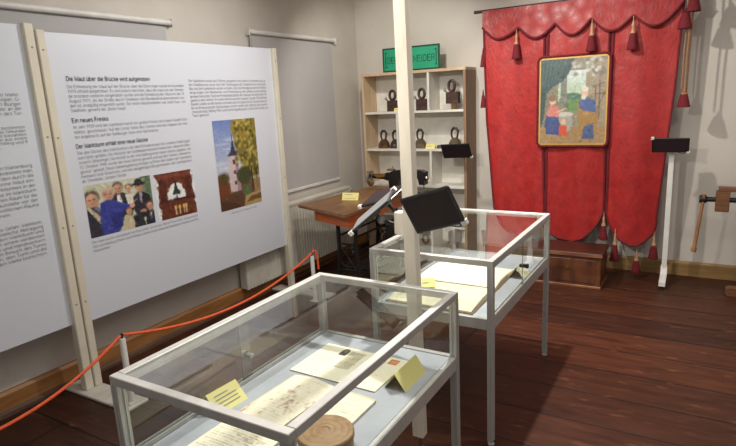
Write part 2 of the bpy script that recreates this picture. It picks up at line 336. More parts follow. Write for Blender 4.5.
# ================================================================== THE ROOM
XW,YB,ZC=-3.31,5.42,2.95
XR,YF=2.9,-1.6
struct(MB().box(XW-.1,XR,YF,YB+.1,-.1,0),'floor','floor')
struct(MB().box(XW-.1,XW,YF,YB+.1,0,ZC),'wall_left','wall')
struct(MB().box(XW,XR,YB,YB+.1,0,ZC),'wall_back','wall')
struct(MB().box(XW-.1,XR,YF,YB+.1,ZC,ZC+.1),'ceiling','ceil')
struct(MB().prism([(XW,0.03),(XW+.03,.03),(XW+.03,.118),(XW+.018,.135),(XW,.135)],YF,YB,'xz'),'baseboard_left','bb')
struct(MB().prism([(XW,0),(XW+.055,0),(XW+.05,.018),(XW+.03,.034),(XW,.034)],YF,YB,'xz'),'trim_1','bbd')
struct(MB().prism([(YB,0),(YB-.026,0),(YB-.026,.112),(YB-.014,.127),(YB,.127)],XW+.06,XR,'yz'),'baseboard_back','bbx')

# ------------------------------------------------------------------ roller blinds
def blind(y0,y1,lab):
    t=thing('roller_blind',lab,'blind',(XW,(y0+y1)/2,.83),'roller blinds on the left wall')
    MB().lathe([(.004,y0),(.02,y0+.002),(.02,y1-.002),(.004,y1)],(XW+.03,0,2.236),'y',14).build('roller_tube','roller',t,True)
    for y in (y0-.006,y1+.002): MB().box(XW,XW+.05,y,y+.008,2.205,2.262,.003).build('bracket','roller',t)
    c=MB(); n=10; vs=[];fs=[]
    for i in range(n+1):
        y=y0+.03+(y1-y0-.06)*i/n
        for z in (2.225,.835): vs.append((XW+.012+.0015*math.sin(i*1.7),y,z))
    fs=[(2*i,2*i+1,2*i+3,2*i+2) for i in range(n)]
    c.add(vs,fs).build('cloth','blind',t)
    MB().box(XW+.003,XW+.02,y0+.025,y1-.025,.822,.85,.004).build('bottom_bar','roller',t)
    MB().tube([(XW+.045,y0+.012,2.23),(XW+.047,y0+.012,1.6),(XW+.045,y0+.012,1.1)],.0035,6).build('bead_chain','chain',t)
blind(.75,2.874,'grey roller blind high on left wall above the large printed panel')
blind(3.674,4.944,'grey roller blind lowered over the radiator beside the corner')

# ------------------------------------------------------------------ radiator
rd=thing('radiator','cream ribbed panel radiator under the blind behind the wooden table','radiator',(XW+.06,4.1,.1))
b=MB(); y=3.3
prof=[]
while y<4.94:
    prof+=[(y,0),(y+.008,.010),(y+.026,.010),(y+.034,0)]; y+=.042
outer=[(XW+.10+d,yy) for yy,d in prof]
b.prism(outer+[(XW+.085,outer[-1][1]),(XW+.085,outer[0][1])],.125,.715,'xy'); b.build('ribbed_panel','rad',rd)
MB().box(XW+.03,XW+.112,3.28,4.965,.715,.748,.006).build('top_grille','rad',rd)
MB().box(XW+.03,XW+.085,3.3,4.94,.13,.71).build('back_panel','rad',rd)
for yb in (3.6,4.6): MB().box(XW+.001,XW+.04,yb,yb+.04,.3,.6).build('wall_bracket','rad',rd)
v=MB(); v.lathe([(.012,4.965),(.02,4.972),(.02,5.03),(.014,5.04)],(XW+.07,0,.70),'y',12); v.build('thermostat_valve','roller',rd,True)
MB().tube([(XW+.07,5.0,.69),(XW+.07,5.0,.3),(XW+.07,5.0,0.0)],.009,8).build('pipe','rad',rd,True)

# ------------------------------------------------------------------ wall sockets
for i,(yy,lab) in enumerate([(3.421,'cream double wall socket nearer the camera, low under the large printed panel'),(3.829,'cream double wall socket low beside the radiator end of the panel')]):
    s=thing('wall_socket',lab,'socket',(XW,yy,.278),'wall sockets')
    MB().box(XW,XW+.012,yy-.075,yy+.075,.243,.315,.004).build('cover_plate','socket',s)
    for d in (-.036,.036): MB().lathe([(.026,XW+.012),(.026,XW+.0145),(.022,XW+.0145),(.022,XW+.0125),(.001,XW+.0125)],(0,yy+d,.278),'x',16).build('outlet','socketd',s)

# ================================================================== DISPLAY PANELS
PX=-3.108
def on_panel(y,z,d=.0015): return lambda a,b:(PX+d,y+a,z+b)
def block(parent,name,y,zs,lines,width,size,m='inkg',d=.0015,last=None):
    mb=MB()
    for i,(z,l) in enumerate(zip(zs,lines)):
        full=width if (i<len(lines)-1 or last is None) else width*last
        letters(mb,l,size,on_panel(y,z,d),full)
    return mb.build(name,m,parent)
def rivets(parent,y,zs):
    for z in zs: MB().lathe([(.005,PX+.028),(.005,PX+.0305),(.002,PX+.032)],(0,y,z),'x',10).build('screw_head','silver',parent)
pr=thing('exhibition_stand','large white printed exhibition panel with three photographs, on cream posts','panel',(PX,2.78,0),'exhibition panels')
rb=MB().box(PX-.012,PX,1.815,3.745,.418,2.088,.002).build('board','board',pr)
p2=MB().box(PX-.022,PX+.028,1.796,1.842,.018,2.094,.004).build('post','post',pr); rivets(p2,1.819,(1.99,1.52,1.02,.56))
p3=MB().box(PX-.022,PX+.028,3.728,3.774,.018,2.09,.004).build('post','post',pr); rivets(p3,3.751,(1.99,1.52,1.02,.56))
MB().box(-3.27,-2.66,1.70,1.802+.045,0,.018,.004).build('foot_plate','plate',pr)
MB().box(-3.257,-2.64,3.655,3.78,0,.018,.004).build('foot_plate','plate',pr)
h=MB(); letters(h,'Die Maut über die Brücke wird aufgehoben',.034,on_panel(1.936,1.829),.567,.0009); h.build('heading','ink',rb)
h=MB(); letters(h,'Ein neues Fresko',.034,on_panel(1.931,1.596),.234,.0009); h.build('heading','ink',rb)
h=MB(); letters(h,'Der Marktturm erhält eine neue Glocke',.034,on_panel(1.930,1.448),.497,.0009); h.build('heading','ink',rb)
L1=['Die Einhebung der Maut auf der Brücke über die Dürre Ager wurde im November',
'1919 offiziell aufgehoben. Es wird jedoch berichtet, dass die Maut von der Gemein-',
'de trotzdem weiterhin eingehoben wurde und die Einhebung der Maut erst am 31.',
'August 1921, als die Straße durch Timelkam vom Bundesland übernommen wor-',
'den ist, endgültig eingestellt wurde. Der letzte Mauteinnehmer war Josef Auer, von',
'Stadlheim, genannt der „Bettel-Seppl“.']
block(rb,'text_block',1.934,[1.789-.0266*i for i in range(6)],L1,.843,.0245,last=.44)
L2=['Im Jahr 1939 wird der Marktturm durch ein großes Fresko des Malers Rudolf Dorf-',
'stätter, geschmückt. Auf der Linzer Seite des Turmes sind die Wappen der Ket-',
'ten angebracht, auf der Salzburger Seite eine Nachtwache.']
block(rb,'text_block',1.933,[1.562-.0283*i for i in range(3)],L2,.843,.0245,last=.7)
L3=['Die alte Glocke des Marktturmes war den Erfordernissen des zweiten Weltkrieges',
'zum Opfer gefallen. Die Aktivistin der Goldhaubenstickerei Neukirchen, deutsche Über-',
'setzerin Stranzinger, hat Anstoß zu der Anschaffung einer neuen Glocke gegeben. Am',
'12. Oktober 1980 wurde die neue Glocke geweiht und auf den Namen „Hermanns-',
'glocke“ getauft. Diese Namensgebung erfolgte zu Ehren des Gatten der Spenderin,',
'Hermann Graf Strachwitz, und des langjährigen Bürgermeisters der Marktgemein-',
'de Timelkam, Johann Strobl.']
block(rb,'text_block',1.932,[1.413-.0275*i for i in range(7)],L3,.843,.0245,last=.36)
L4=['Der Marktturm wurde des Öfteren, ausgelöst vom starken Schwinden des al-',
'ten Stadtbaches sowie nach der Tieferlegung der Straßensohle unterspült.',
'Bau und die Fundamente wurden verstärkt. Über den Rundgang wurde ein Balken',
'eingezogen. Der Baumeister von Frankenburg, der Umbau wurde damals',
'genauer betrachtet. Nach der Fertigstellung durfte der Marktturm ab Herbst des Fol-',
'gejahres dem Verkehr. Er wurde somit bis auf den heutigen Tag der Öffentlichkeit',
'Räume wurden an die Vereine vermietet und im Erdgeschoß als Museum benützt.',
'Bis zur Erneuerung der Glockenstube und Uhr wurden drei Jahre für die Verwirkli-',
'chung benötigt, Anfang 1984 wurde die Fertigstellung des Turmes durch Musik und',
'Tanz gefeiert.']
block(rb,'text_block',2.822,[1.822-.0267*i for i in range(10)],L4,.814,.0245,last=.2)
LC=['Die neue Glocke wird getauft von Frau Gräfin Strachwitz, Pfarrer Franz Hofer, Bürgermeister',
'Otto von Habsburg, Pfarrer Josef Hofauer, Johann Strobl, Obfrau der Goldhauben Timelkam, und Pate',
'Hofstetter.']
block(rb,'caption',1.936,[.879,.852,.826],LC,.832,.021,last=.14)
block(rb,'caption',3.097,[.826],['Marktturm mit Allee um 1985'],.3,.02)
# group photograph
c=Canvas(96,70,(200,200,166)); c.rect(.0,1,.62,1,(206,208,178)); c.noise(6,4); c.rect(.83,1,.36,1,(70,92,66)); c.rect(.86,1,.42,.97,(104,126,92))
for q in range(40): c.el(rng.uniform(.85,1),rng.uniform(.42,.96),.02,.03,[(84,112,74),(132,150,112),(62,84,60)][q%3],.6,.5)
def face(cx,cy,rx,ry,hair,skin=(212,158,124),top=.45):
    c.el(cx,cy+ry*top,rx*1.18,ry*.95,hair,1,.2); c.el(cx,cy,rx,ry,skin,1,.15); c.el(cx+rx*.45,cy-.1*ry,rx*.5,ry*.8,tuple(v*.82 for v in skin),.5,.6); c.el(cx-rx*.2,cy+ry*.45,rx*.55,ry*.3,tuple(min(255,v*1.12) for v in skin),.6,.6)
    for e in (-.38,.38): c.el(cx+rx*e,cy+ry*.12,rx*.2,ry*.1,(70,46,38),.8,.5)
    c.el(cx,cy-ry*.45,rx*.3,ry*.08,(150,84,74),.7,.5); c.el(cx,cy-ry*1.0,rx*.6,ry*.2,tuple(v*.66 for v in skin),.7,.6)
c.rect(0,.2,0,.45,(40,36,46)); c.poly([(.36,.72),(.45,.76),(.52,.76),(.62,.7),(.68,.4),(.62,.2),(.36,.2)],(34,32,38)); face(.475,.83,.066,.1,(84,70,62)); c.poly([(.455,.71),(.5,.71),(.515,.56),(.435,.56)],(240,240,236))
c.poly([(.57,.70),(.7,.70),(.7,.5),(.6,.5)],(228,220,204)); face(.635,.80,.042,.075,(96,68,50),(220,166,132))
c.poly([(.69,.62),(.76,.70),(.86,.69),(.96,.6),(.98,.2),(.72,.14),(.68,.4)],(36,34,46)); c.poly([(.86,.69),(.96,.6),(.98,.2),(.88,.2)],(28,26,36)); face(.80,.795,.055,.095,(40,36,42)); c.el(.795,.895,.062,.075,(34,30,36)); c.el(.795,.86,.115,.028,(30,27,32)); c.poly([(.79,.68),(.83,.68),(.825,.48),(.8,.46)],(176,160,178)); c.el(.82,.31,.05,.035,(208,152,118))
face(.09,.70,.088,.135,(72,50,40)); c.poly([(0,.60),(.06,.58),(.16,.56),(.3,.3),(.26,0),(0,0)],(42,40,54)); c.poly([(.0,.58),(.05,.58),(.22,.3),(.17,.22)],(214,196,162)); c.poly([(.1,.56),(.15,.57),(.24,.36)],(120,112,140)); c.el(.25,.27,.075,.06,(218,162,130)); c.el(.3,.12,.05,.06,(196,178,160))
face(.325,.76,.085,.11,(206,192,168),(216,164,134),.5); c.poly([(.2,.62),(.3,.67),(.42,.62),(.6,.5),(.66,.48),(.64,.38),(.5,.4),(.48,.12),(.42,0),(.18,0),(.16,.3)],(48,56,150)); c.poly([(.3,.4),(.52,.38),(.48,.1),(.32,.06)],(36,42,122)); c.line(.26,.6,.34,.1,.012,(70,80,176),.7); c.line(.42,.6,.6,.49,.012,(74,84,180),.7); c.el(.66,.46,.04,.045,(222,168,136)); c.line(.66,.5,.74,.57,.011,(222,168,136))
c.poly([(.52,.3),(.62,.3),(.68,0),(.48,0)],(208,194,158)); face(.6,.35,.045,.065,(96,70,52)); c.poly([(.66,.26),(.8,.22),(.84,0),(.66,0)],(36,34,42)); c.poly([(.86,.24),(1,.28),(1,0),(.84,0)],(34,36,48)); face(.935,.37,.05,.085,(92,64,48)); c.poly([(.92,.25),(.955,.25),(.945,.1)],(230,230,226)); c.dabs(300,.022,.03,16); c.noise(8)
c.a=c.a*.9+14
c.mesh('group_photograph',lambda u,v:(PX+.0015,1.935+u*.467,.912+v*.317),PM,rb)
# bell photograph
c=Canvas(60,60,(226,228,228)); c.poly([(.0,1),(.93,1),(.92,.86),(.96,.78),(.93,.62),(.97,.4),(1,.36),(.97,.3),(1,0),(.08,0),(.1,.22),(.05,.3),(.08,.6),(.1,.82)],(104,54,38))
c.rect(.14,.26,.38,.84,(82,40,30)); c.rect(.76,.9,.4,.84,(82,40,30)); c.poly([(.08,.88),(.92,.88),(.93,.97),(.04,.97)],(122,64,44)); c.noise(8,3)
c.poly([(.28,.42),(.74,.42),(.74,.56),(.68,.62),(.66,.7),(.58,.75),(.46,.75),(.38,.7),(.35,.62),(.28,.56)],(232,234,228))
c.rect(.1,.95,.36,.41,(70,34,26)); c.el(.51,.62,.045,.09,(50,56,56)); c.poly([(.46,.62),(.56,.62),(.62,.52),(.6,.5),(.43,.5),(.41,.52)],(50,58,58)); c.rect(.5,.53,.44,.5,(40,40,40)); c.rect(.49,.53,.7,.8,(60,40,34))
for q in (.45,.55,.66,.72): c.el(q,.22,.035,.05,(214,176,92)); c.rect(q-.012,q+.012,.06,.2,(200,180,130))
c.dabs(160,.03,.03,14); c.noise(6); c.mesh('bell_photograph',lambda u,v:(PX+.0015,2.43+u*.337,.911+v*.313),PM,rb)
# church tower photograph
c=Canvas(56,92,(120,140,190)); c.vgrad(.3,1,(206,208,216),(112,134,190)); 
for q in range(9): c.el(rng.uniform(0,.5),rng.uniform(.45,.8),rng.uniform(.08,.25),rng.uniform(.008,.02),(216,220,230),.5,.6)
c.rect(0,1,0,.3,(112,84,62)); c.poly([(0,.36),(.16,.38),(.24,.34),(.24,.12),(0,.12)],(116,62,40)); c.poly([(0,.4),(.16,.42),(.24,.36),(0,.35)],(140,70,46)); c.el(.14,.36,.14,.06,(74,74,40),.9,.4)
c.poly([(.28,.6),(.5,.6),(.52,.2),(.27,.2)],(206,186,186)); c.poly([(.42,.6),(.5,.6),(.52,.2),(.43,.2)],(164,138,142)); c.poly([(.27,.6),(.52,.6),(.45,.66),(.43,.72),(.415,.78),(.395,.78),(.38,.72),(.35,.66)],(58,62,80)); c.el(.4,.735,.03,.018,(70,70,84)); c.rect(.398,.41,.76,.84,(50,50,66))
for z in (.53,.42,.3): c.rect(.37,.42,z-.03,z+.02,(90,66,66))
c.el(.8,.78,.34,.3,(140,124,52)); c.el(.6,.9,.2,.14,(150,130,60)); c.el(.88,.52,.26,.2,(112,102,44)); c.el(.68,.62,.16,.16,(126,112,54))
for q in range(170): c.el(rng.uniform(.46,1),rng.uniform(.38,1),.03,.02,[(176,156,66),(92,88,36),(196,176,96),(70,74,34)][q%4],.75,.4)
c.el(.62,.36,.18,.1,(66,74,46)); c.rect(.78,.83,.16,.45,(66,52,38)); c.rect(.9,.94,.18,.42,(70,58,44)); c.rect(.84,.98,.12,.34,(188,160,110),.55); c.rect(.58,.74,.1,.24,(82,108,68)); c.poly([(0,.14),(.5,.2),(.6,.12),(.6,0),(0,0)],(92,66,48)); c.poly([(0,.12),(.3,.08),(.5,0),(0,0)],(80,54,40)); c.poly([(.6,.12),(1,.16),(1,0),(.55,0)],(176,146,92)); c.poly([(.7,.1),(1,.12),(1,.06),(.62,.04)],(110,84,56)); c.dabs(150,.018,.012,16); c.noise(6)
c.mesh('tower_photograph',lambda u,v:(PX+.0015,3.0+u*.46,.861+v*.682),PM,rb)

pl=thing('exhibition_stand','white printed panel with text only, cut off by the left edge of the photo','panel',(PX,.8,0),'exhibition panels')
lb=MB().box(PX-.012,PX,-.2,1.742,.438,2.116,.002).build('board','board',pl)
p1=MB().box(PX-.022,PX+.028,1.735,1.785,.018,2.122,.004).build('post','post',pl); rivets(p1,1.762,(2.0,1.53,1.02,.56))
p0=MB().box(PX-.022,PX+.028,-.245,-.2,0,2.12,.004).build('post','post',pl)
W=.84; Y0=1.667-W
K1=['Zur Geschichte des Marktturmes von Timelkam und der Brücke. Der Markt-','turm wurde unter dem Marktrichter erbaut in den Jahren 1522 Maier, G-','die Tafel am Turm erinnert heute noch an die Zeit der alten Bürger',' der Turm diente als Gefängnis und als Wohnung für Nachtwächter an der','Ager. Er ist bis zum heutigen Tage erhalten und das Wahrzeichen des Tur-']
block(lb,'text_block',Y0,[1.752-.024*i for i in range(5)],K1,W,.024)
K2=['Die Bürger sollten die Maut für die Brücke an den Marktrichter einem bestimmten','und für die Ausbesserung der Straße verwenden, wenn über die Gmunder','Straße Wagen mit Salz fuhren und die Fuhrleute sie nicht bezahlen','konnten. Im Jahre 1777 wurde die Maut für zwei Pferde weniger aus einem','Gulden, für die ledigen Rosse wurden zwei Kreuzer und 5 Schilling und 8','Pfennig bezahlt.']
block(lb,'text_block',Y0,[1.585-.0195*i for i in range(6)],K2,W,.021,last=.84)
K3=['Marktrichter und Rat der Bürgerschaft hatten im Turm von Wartenburg','ihren Sitz. Aus den Rechnungen der Kirche an der Ager entnimmt man,','dass im Jahre 1604 die Tafeln und die Einlösungen wurden durch die','Herrschaft verliehen und dass der Turm und Mauern eine Maut ein-','brachten. In der Zeit von 1780 wurde das Haus des Marktturmes in der','Hauptstraße verkauft. Die Gefängnisse und die Räume im Marktturm','waren bis 1850 in Verwendung. Der Turm hatte auch einen Raum für die','Wache, er wurde nach dem Jahre 1860 von der Mautstelle vor der','Brücke verlegt und diente danach als Schulraum. Die weltlichen Räume','dienten dann bis in die letzten Tage den Vereinen.']
block(lb,'text_block',Y0,[1.38-.027*i for i in range(10)],K3,W,.0245,last=.82)
K4=['Beim Neubau der Straße über die Ager wurde der Turm eine Gefahr. Marktturm,','so stand im Bericht, sei ein Hindernis für die baupolizeiliche Abtragung','des Hauses. Der Gemeinderat beschloss aber, den Marktturm und','die Brücke zu erhalten. Die Arbeiten wurden dann einem verdienten','Baumeister übertragen, der mit seinen Gesellen und Handwerkern','das Dach und das Mauerwerk neu errichtete. Die am Besuch des Turms','interessierten Bürger konnten nun hinaufsteigen, den Turm und die','Glocke besichtigen, den Ausblick genießen und den Markt betrachten.']
block(lb,'text_block',Y0,[1.067-.0254*i for i in range(8)],K4,W,.0245)

# ------------------------------------------------------------------ rope barrier
rp=[]
for (x,y,lab) in [(-2.715,1.775,'short white barrier post in front of the joint between the two panels'),(-2.70,3.55,'short white barrier post at the far end of the orange rope')]:
    t=thing('barrier_post',lab,'post',(x,y,.018),'short posts holding the orange rope')
    MB().lathe([(.0,.018),(.017,.018),(.017,.405),(.014,.41),(0.001,.41)],(x,y,0),'z',14).build('tube','wclip',t,True)
    MB().box(x-.035,x+.035,y-.035,y+.035,.018,.024,.002).build('base_flange','plate',t)
    MB().lathe([(.006,.41),(.006,.425),(.011,.428),(.011,.436),(.004,.44)],(x,y,0),'z',12).build('eye_cap','black',t,True)
def sag(a,b,s,n=22):
    a,b=Vector(a),Vector(b); return [a.lerp(b,i/n)+Vector((0,0,-s*4*(i/n)*(1-i/n))) for i in range(n+1)]
A=(-2.715,1.775,.432);B=(-2.70,3.55,.432)
pts=sag((-2.72,.35,.44),A,.2)[:-1]+sag(A,B,.14)
pts+=[Vector((-2.694,3.568,.452)),Vector((-2.68,3.578,.445)),Vector((-2.672,3.582,.41)),Vector((-2.668,3.583,.35)),Vector((-2.667,3.583,.29))]
whole(MB().tube(pts,.0085,8),'barrier_rope','orange','orange rope strung low between short posts before the panels','rope',smooth=True)

# ================================================================== DISPLAY CASES
def rail_xsec(w,g=.0045,d=.003):
    h=w/2; s=[(-h,-h),(-g,-h),(-g,-h+d),(g,-h+d),(g,-h),(h,-h),(h,-g),(h-d,-g),(h-d,g),(h,g),(h,h),(g,h),(g,h-d),(-g,h-d),(-g,h),(-h,h),(-h,g),(-h+d,g),(-h+d,-g),(-h,-g)]
    return s
def case(x0,x1,y0,y1,top,zd,label,slide,lockc):
    cx,cy=(x0+x1)/2,(y0+y1)/2; w=.028; h=w/2
    t=thing('display_case',label,'display case',(cx,cy,0),'glass display cases')
    xs=rail_xsec(w)
    for (x,y) in ((x0+h,y0+h),(x1-h,y0+h),(x0+h,y1-h),(x1-h,y1-h)):
        l=MB().prism([(x+a,y+b) for a,b in xs],.022,top-w,'xy').build('leg','alu',t)
        MB().lathe([(.001,0),(.016,0),(.016,.008),(.006,.012),(.006,.026)],(x,y,0),'z',12).build('levelling_foot','alu',l,True)
    b=MB()
    b.box(x0,x1,y0,y0+w,top-w,top,.002).box(x0,x1,y1-w,y1,top-w,top,.002).box(x0,x0+w,y0+w,y1-w,top-w,top,.002).box(x1-w,x1,y0+w,y1-w,top-w,top,.002)
    b.build('top_frame','alu',t)
    zb=zd-.05
    b=MB(); q=.003
    b.box(x0+w,x1-w,y0+q,y0+w-q,zb,zd+.004,.002).box(x0+w,x1-w,y1-w+q,y1-q,zb,zd+.004,.002).box(x0+q,x0+w-q,y0+w,y1-w,zb,zd+.004,.002).box(x1-w+q,x1-q,y0+w,y1-w,zb,zd+.004,.002)
    b.build('lower_frame','alu',t)
    MB().box(x0+w,x1-w,y0+w,y1-w,zd-.018,zd).build('deck','deck',t)
    g=.006
    MB().box(x0+w,x1-w,y0+w,y1-w,top-.012,top-.006).build('top_pane','glass',t)
    zz0,zz1=zd+.004,top-w
    MB().box(x0+w,x1-w,y0+h-g/2,y0+h+g/2,zz0,zz1).build('end_pane','glass',t)
    MB().box(x0+w,x1-w,y1-h-g/2,y1-h+g/2,zz0,zz1).build('end_pane','glass',t)
    for sx in (0,1):
        xc=x0+h if sx==0 else x1-h; sg=1 if sx==0 else -1
        if (slide=='left')==(sx==0):
            ym=cy
            pa=MB().box(xc+sg*.001,xc+sg*.006,y0+w,ym+.03,zz0,zz1).build('sliding_pane','glass',t)
            pb=MB().box(xc-sg*.007,xc-sg*.002,ym-.01,y1-w,zz0,zz1).build('sliding_pane','glass',t)
            e=MB().box(xc-sg*.001-.0015,xc-sg*.001+.0015,ym-.0125,ym-.0105,zz0,zz1); e.build('pane_edge','alud',pb)
            xo=xc-sg*.007
            lk=MB().lathe([(.013,xo-sg*.002),(.013,xo-sg*.016),(.009,xo-sg*.018),(.001,xo-sg*.018)],(0,ym+.02,zd+.095 if slide=='left' else zd+.10),'x',14)
            lk.box(min(xo,xo+sg*.03),max(xo,xo+sg*.03),ym+.008,ym+.032,(zd+.088) if slide=='left' else zd+.092,(zd+.102) if slide=='left' else zd+.108,.003)
            lk.build('lock',lockc,pb,True)
            # two running tracks
            tr=MB().box(xc-.011,xc-.008,y0+w,y1-w,zz0,zz0+.009).box(xc+.008,xc+.011,y0+w,y1-w,zz0,zz0+.009).box(xc-.011,xc-.008,y0+w,y1-w,zz1-.009,zz1).box(xc+.008,xc+.011,y0+w,y1-w,zz1-.009,zz1)
            tr.build('sliding_track','alu',t)
        else:
            MB().box(xc-g/2,xc+g/2,y0+w,y1-w,zz0,zz1).build('side_pane','glass',t)
    return t
D1=.655; D2=.638
case(-1.402,-.757,.858,1.888,.92,D1,'glass display case nearest the camera, holding documents and a round wooden box','left','silver')
case(-1.395,-.760,2.305,3.385,.92,D2,'glass display case farther back behind the white pole, holding an open book','right','black')

# ------------------------------------------------------------------ case contents
def flat(c,x0,x1,y0,y1,z,rot=0,bulge=0):
    cx,cy=(x0+x1)/2,(y0+y1)/2; cs,sn=math.cos(rot),math.sin(rot)
    def fn(u,v):
        a,b=x0+u*(x1-x0)-cx,y0+v*(y1-y0)-cy
        return (cx+a*cs-b*sn,cy+a*sn+b*cs,z+bulge*math.sin(PI*min(1,max(0,u)))*.5)
    return fn
# large envelope sheet
c=Canvas(110,78,(240,234,208)); c.noise(2,6); c.rect(0,1,0,.012,(200,186,150)); 
c.text(.05,.26,.42,.6,3,(120,108,88),.6,.004,2); c.text(.1,.22,.66,.78,2,(130,118,96),.5,.004,3)
c.el(.3,.84,.045,.1,(70,62,56)); c.rect(.255,.345,.72,.84,(78,70,62)); c.el(.3,.86,.022,.045,(136,122,108))
c.rect(.365,.54,.36,.9,(206,198,168)); c.text(.37,.54,.36,.9,13,(80,74,66),.75,.004,5)
c.rect(.70,.8,.3,.86,(206,198,168)); c.text(.62,.8,.25,.8,12,(84,78,70),.7,.004,6)
c.rect(.83,.93,.78,.94,(196,110,62)); c.rect(.845,.915,.81,.91,(222,150,100)); c.text(.84,.93,.3,.42,3,(110,100,84),.5,.004,8)
o=c.mesh('printed_sheet',flat(c,-1.29,-.915,1.505,1.762,D1+.004,-.01),PMM,None,(0,0,-.0025)); tag(o,'large cream sheet with a dark portrait stamp and orange stamp, far end of nearest case','document')
# stained manuscript leaf (left) and its neighbour (right)
def stain(c,n,x0,x1,y0,y1,seed):
    r=random.Random(seed)
    for i in range(n): c.el(r.gauss((x0+x1)/2,(x1-x0)/4),r.gauss((y0+y1)/2,(y1-y0)/4),r.uniform(.01,.03),r.uniform(.01,.025),[(150,104,84),(110,84,72),(172,140,116)][i%3],r.uniform(.12,.5),.7)
c=Canvas(70,90,(240,230,206)); c.noise(3,5); c.text(.1,.92,.1,.95,18,(150,132,112),.35,.005,11); stain(c,70,.2,.9,.15,.75,4); c.rect(0,.06,0,1,(206,186,150),.5); stain(c,18,.0,.14,.0,.3,5)
o=c.mesh('manuscript_leaf',flat(c,-1.245,-1.055,1.155,1.462,D1+.014,-.06,.02),PMM,None,(0,0,-.011)); tag(o,'brown-stained old manuscript leaf in the middle of the nearest case','document')
c=Canvas(60,60,(238,230,206)); c.noise(3,5); c.text(.08,.9,.1,.9,13,(130,114,98),.5,.005,12); stain(c,24,.1,.9,.2,.8,6); c.rect(.0,1,.93,1,(200,178,140),.6)
o=c.mesh('manuscript_leaf',flat(c,-1.05,-.88,1.262,1.45,D1+.010,.0,.012),PMM,None,(0,0,-.008)); tag(o,'faded manuscript leaf lying between the stained leaf and the round wooden box','document')
c=Canvas(80,76,(240,232,208)); c.noise(3,5); c.text(.06,.94,.06,.92,15,(118,104,90),.65,.005,13); stain(c,40,.45,.85,.5,.95,7)
o=c.mesh('manuscript_leaf',flat(c,-1.262,-1.03,.925,1.128,D1+.009,-.03,.01),PMM,None,(0,0,-.007)); tag(o,'closely written manuscript leaf at the near end of the nearest case','document')
# turned wooden box
bx=thing('wooden_box','round turned wooden box with ringed lid standing in the nearest case','box',(-.885,1.165,D1))
MB().lathe([(.001,D1),(.078,D1),(.081,D1+.004),(.081,D1+.038),(.078,D1+.04)],(-.885,1.165,0),'z',40).build('body','log',bx,True)
R=[(.078,.040),(.084,.041),(.085,.045),(.085,.058),(.082,.062),(.07,.063),(.067,.062),(.064,.063),(.05,.0645),(.047,.0635),(.044,.0645),(.03,.0655),(.027,.0643),(.024,.0655),(.014,.066),(.011,.064),(.001,.066)]
MB().lathe([(r,D1+z) for r,z in R],(-.885,1.165,0),'z',40).build('lid','log',bx,True,sharp=25)
# tent cards
def tent(ridge0,ridge1,half,base,label,m='card',lines=3,flip=1,group='yellow caption cards',name='caption_card'):
    """ridge from ridge0 to ridge1 (z above base), faces sloping to both sides"""
    a,b=Vector(ridge0),Vector(ridge1); d=(b-a).normalized(); s=Vector((d.y,-d.x,0)).normalized()*half*flip
    t=thing(name,label,'card',((a.x+b.x)/2,(a.y+b.y)/2,base),group)
    f0,f1=Vector((a.x,a.y,base))+s,Vector((b.x,b.y,base))+s; g0,g1=f0-2*s,f1-2*s
    mb=MB(); n=(b-a).cross(f0-a).normalized()*.0012
    mb.quadslab([a,b,f1,f0],n); n2=(g0-a).cross(b-a).normalized()*.0012; mb.quadslab([b,a,g0,g1],n2)
    o=mb.build('folded_card',m,t)
    tx=MB()
    nn=n.normalized()
    if nn.dot(s)<0: nn=-nn
    for i in range(lines):
        k=.25+.5*i/max(1,lines-1) if lines>1 else .5
        u0,u1=.16,(.84 if i else .62)
        p0=a.lerp(b,u0).lerp(f0.lerp(f1,u0),k); p1=a.lerp(b,u1).lerp(f0.lerp(f1,u1),k)
        w=(f0-a).normalized()*.0013; tx.quadslab([p0-w+nn*.0016,p1-w+nn*.0016,p1+w+nn*.0016,p0+w+nn*.0016],nn*.0006)
    if lines: tx.build('printed_lines','inkg',o)
    return t
def foldcard(c,label,m='card',lines=3): pass
tent((-1.362,1.155,.714),(-1.352,1.285,.714),.055,D1,'yellow caption card with printed lines beside the brown-stained leaf, nearest case',lines=4)
tent((-.862,1.55,.715),(-.862,1.72,.715),.042,D1,'cream-yellow folded card at the far right corner of the nearest case',lines=0)
tent((-.835,2.93,.706),(-.835,3.06,.706),.042,D2,'folded white-yellow card at the right side of the far case, behind its lock','card2',0)
tent((-1.235,2.525,.712),(-1.165,2.575,.712),.032,D2+.036,'small yellow card on the open book in the far case, beside the white pole',lines=1)
# open book in far case
bk=thing('open_book','large open book with pale pages lying in the far glass case','book',(-1.1,2.7,D2))
MB().box(-1.335,-.868,2.338,3.06,D2,D2+.006,.002).build('cover','leather',bk)
def pages(y0,y1,spine_at_y1):
    def z(v): 
        k=v if spine_at_y1 else 1-v
        return D2+.012+.020*math.sin(PI*min(1,k*1.02))**.7*(.55+.45*k) 
    return z
def page(name,y0,y1,sp,cv,seed):
    zf=pages(y0,y1,sp); x0,x1=-1.325,-.878
    b=MB(); n=12; prof=[(y0+(y1-y0)*i/n,zf(i/n)) for i in range(n+1)]
    b.prism(prof+[(y1,D2+.006),(y0,D2+.006)],x0,x1,'yz'); o=b.build(name,'paper',bk)
    cv.mesh('page_print',lambda u,v:(x0+.003+u*(x1-x0-.006),y0+.002+v*(y1-y0-.004),zf(v)+.0012),PMM,o)
c=Canvas(80,60,(226,216,184)); c.noise(3,5); c.text(.06,.94,.08,.9,16,(120,108,92),.45,.0035,21); page('near_page',2.345,2.69,True,c,1)
c=Canvas(80,60,(240,236,220)); c.noise(2,5); c.text(.06,.94,.1,.92,16,(150,140,124),.35,.0035,22); page('far_page',2.705,3.05,False,c,2)
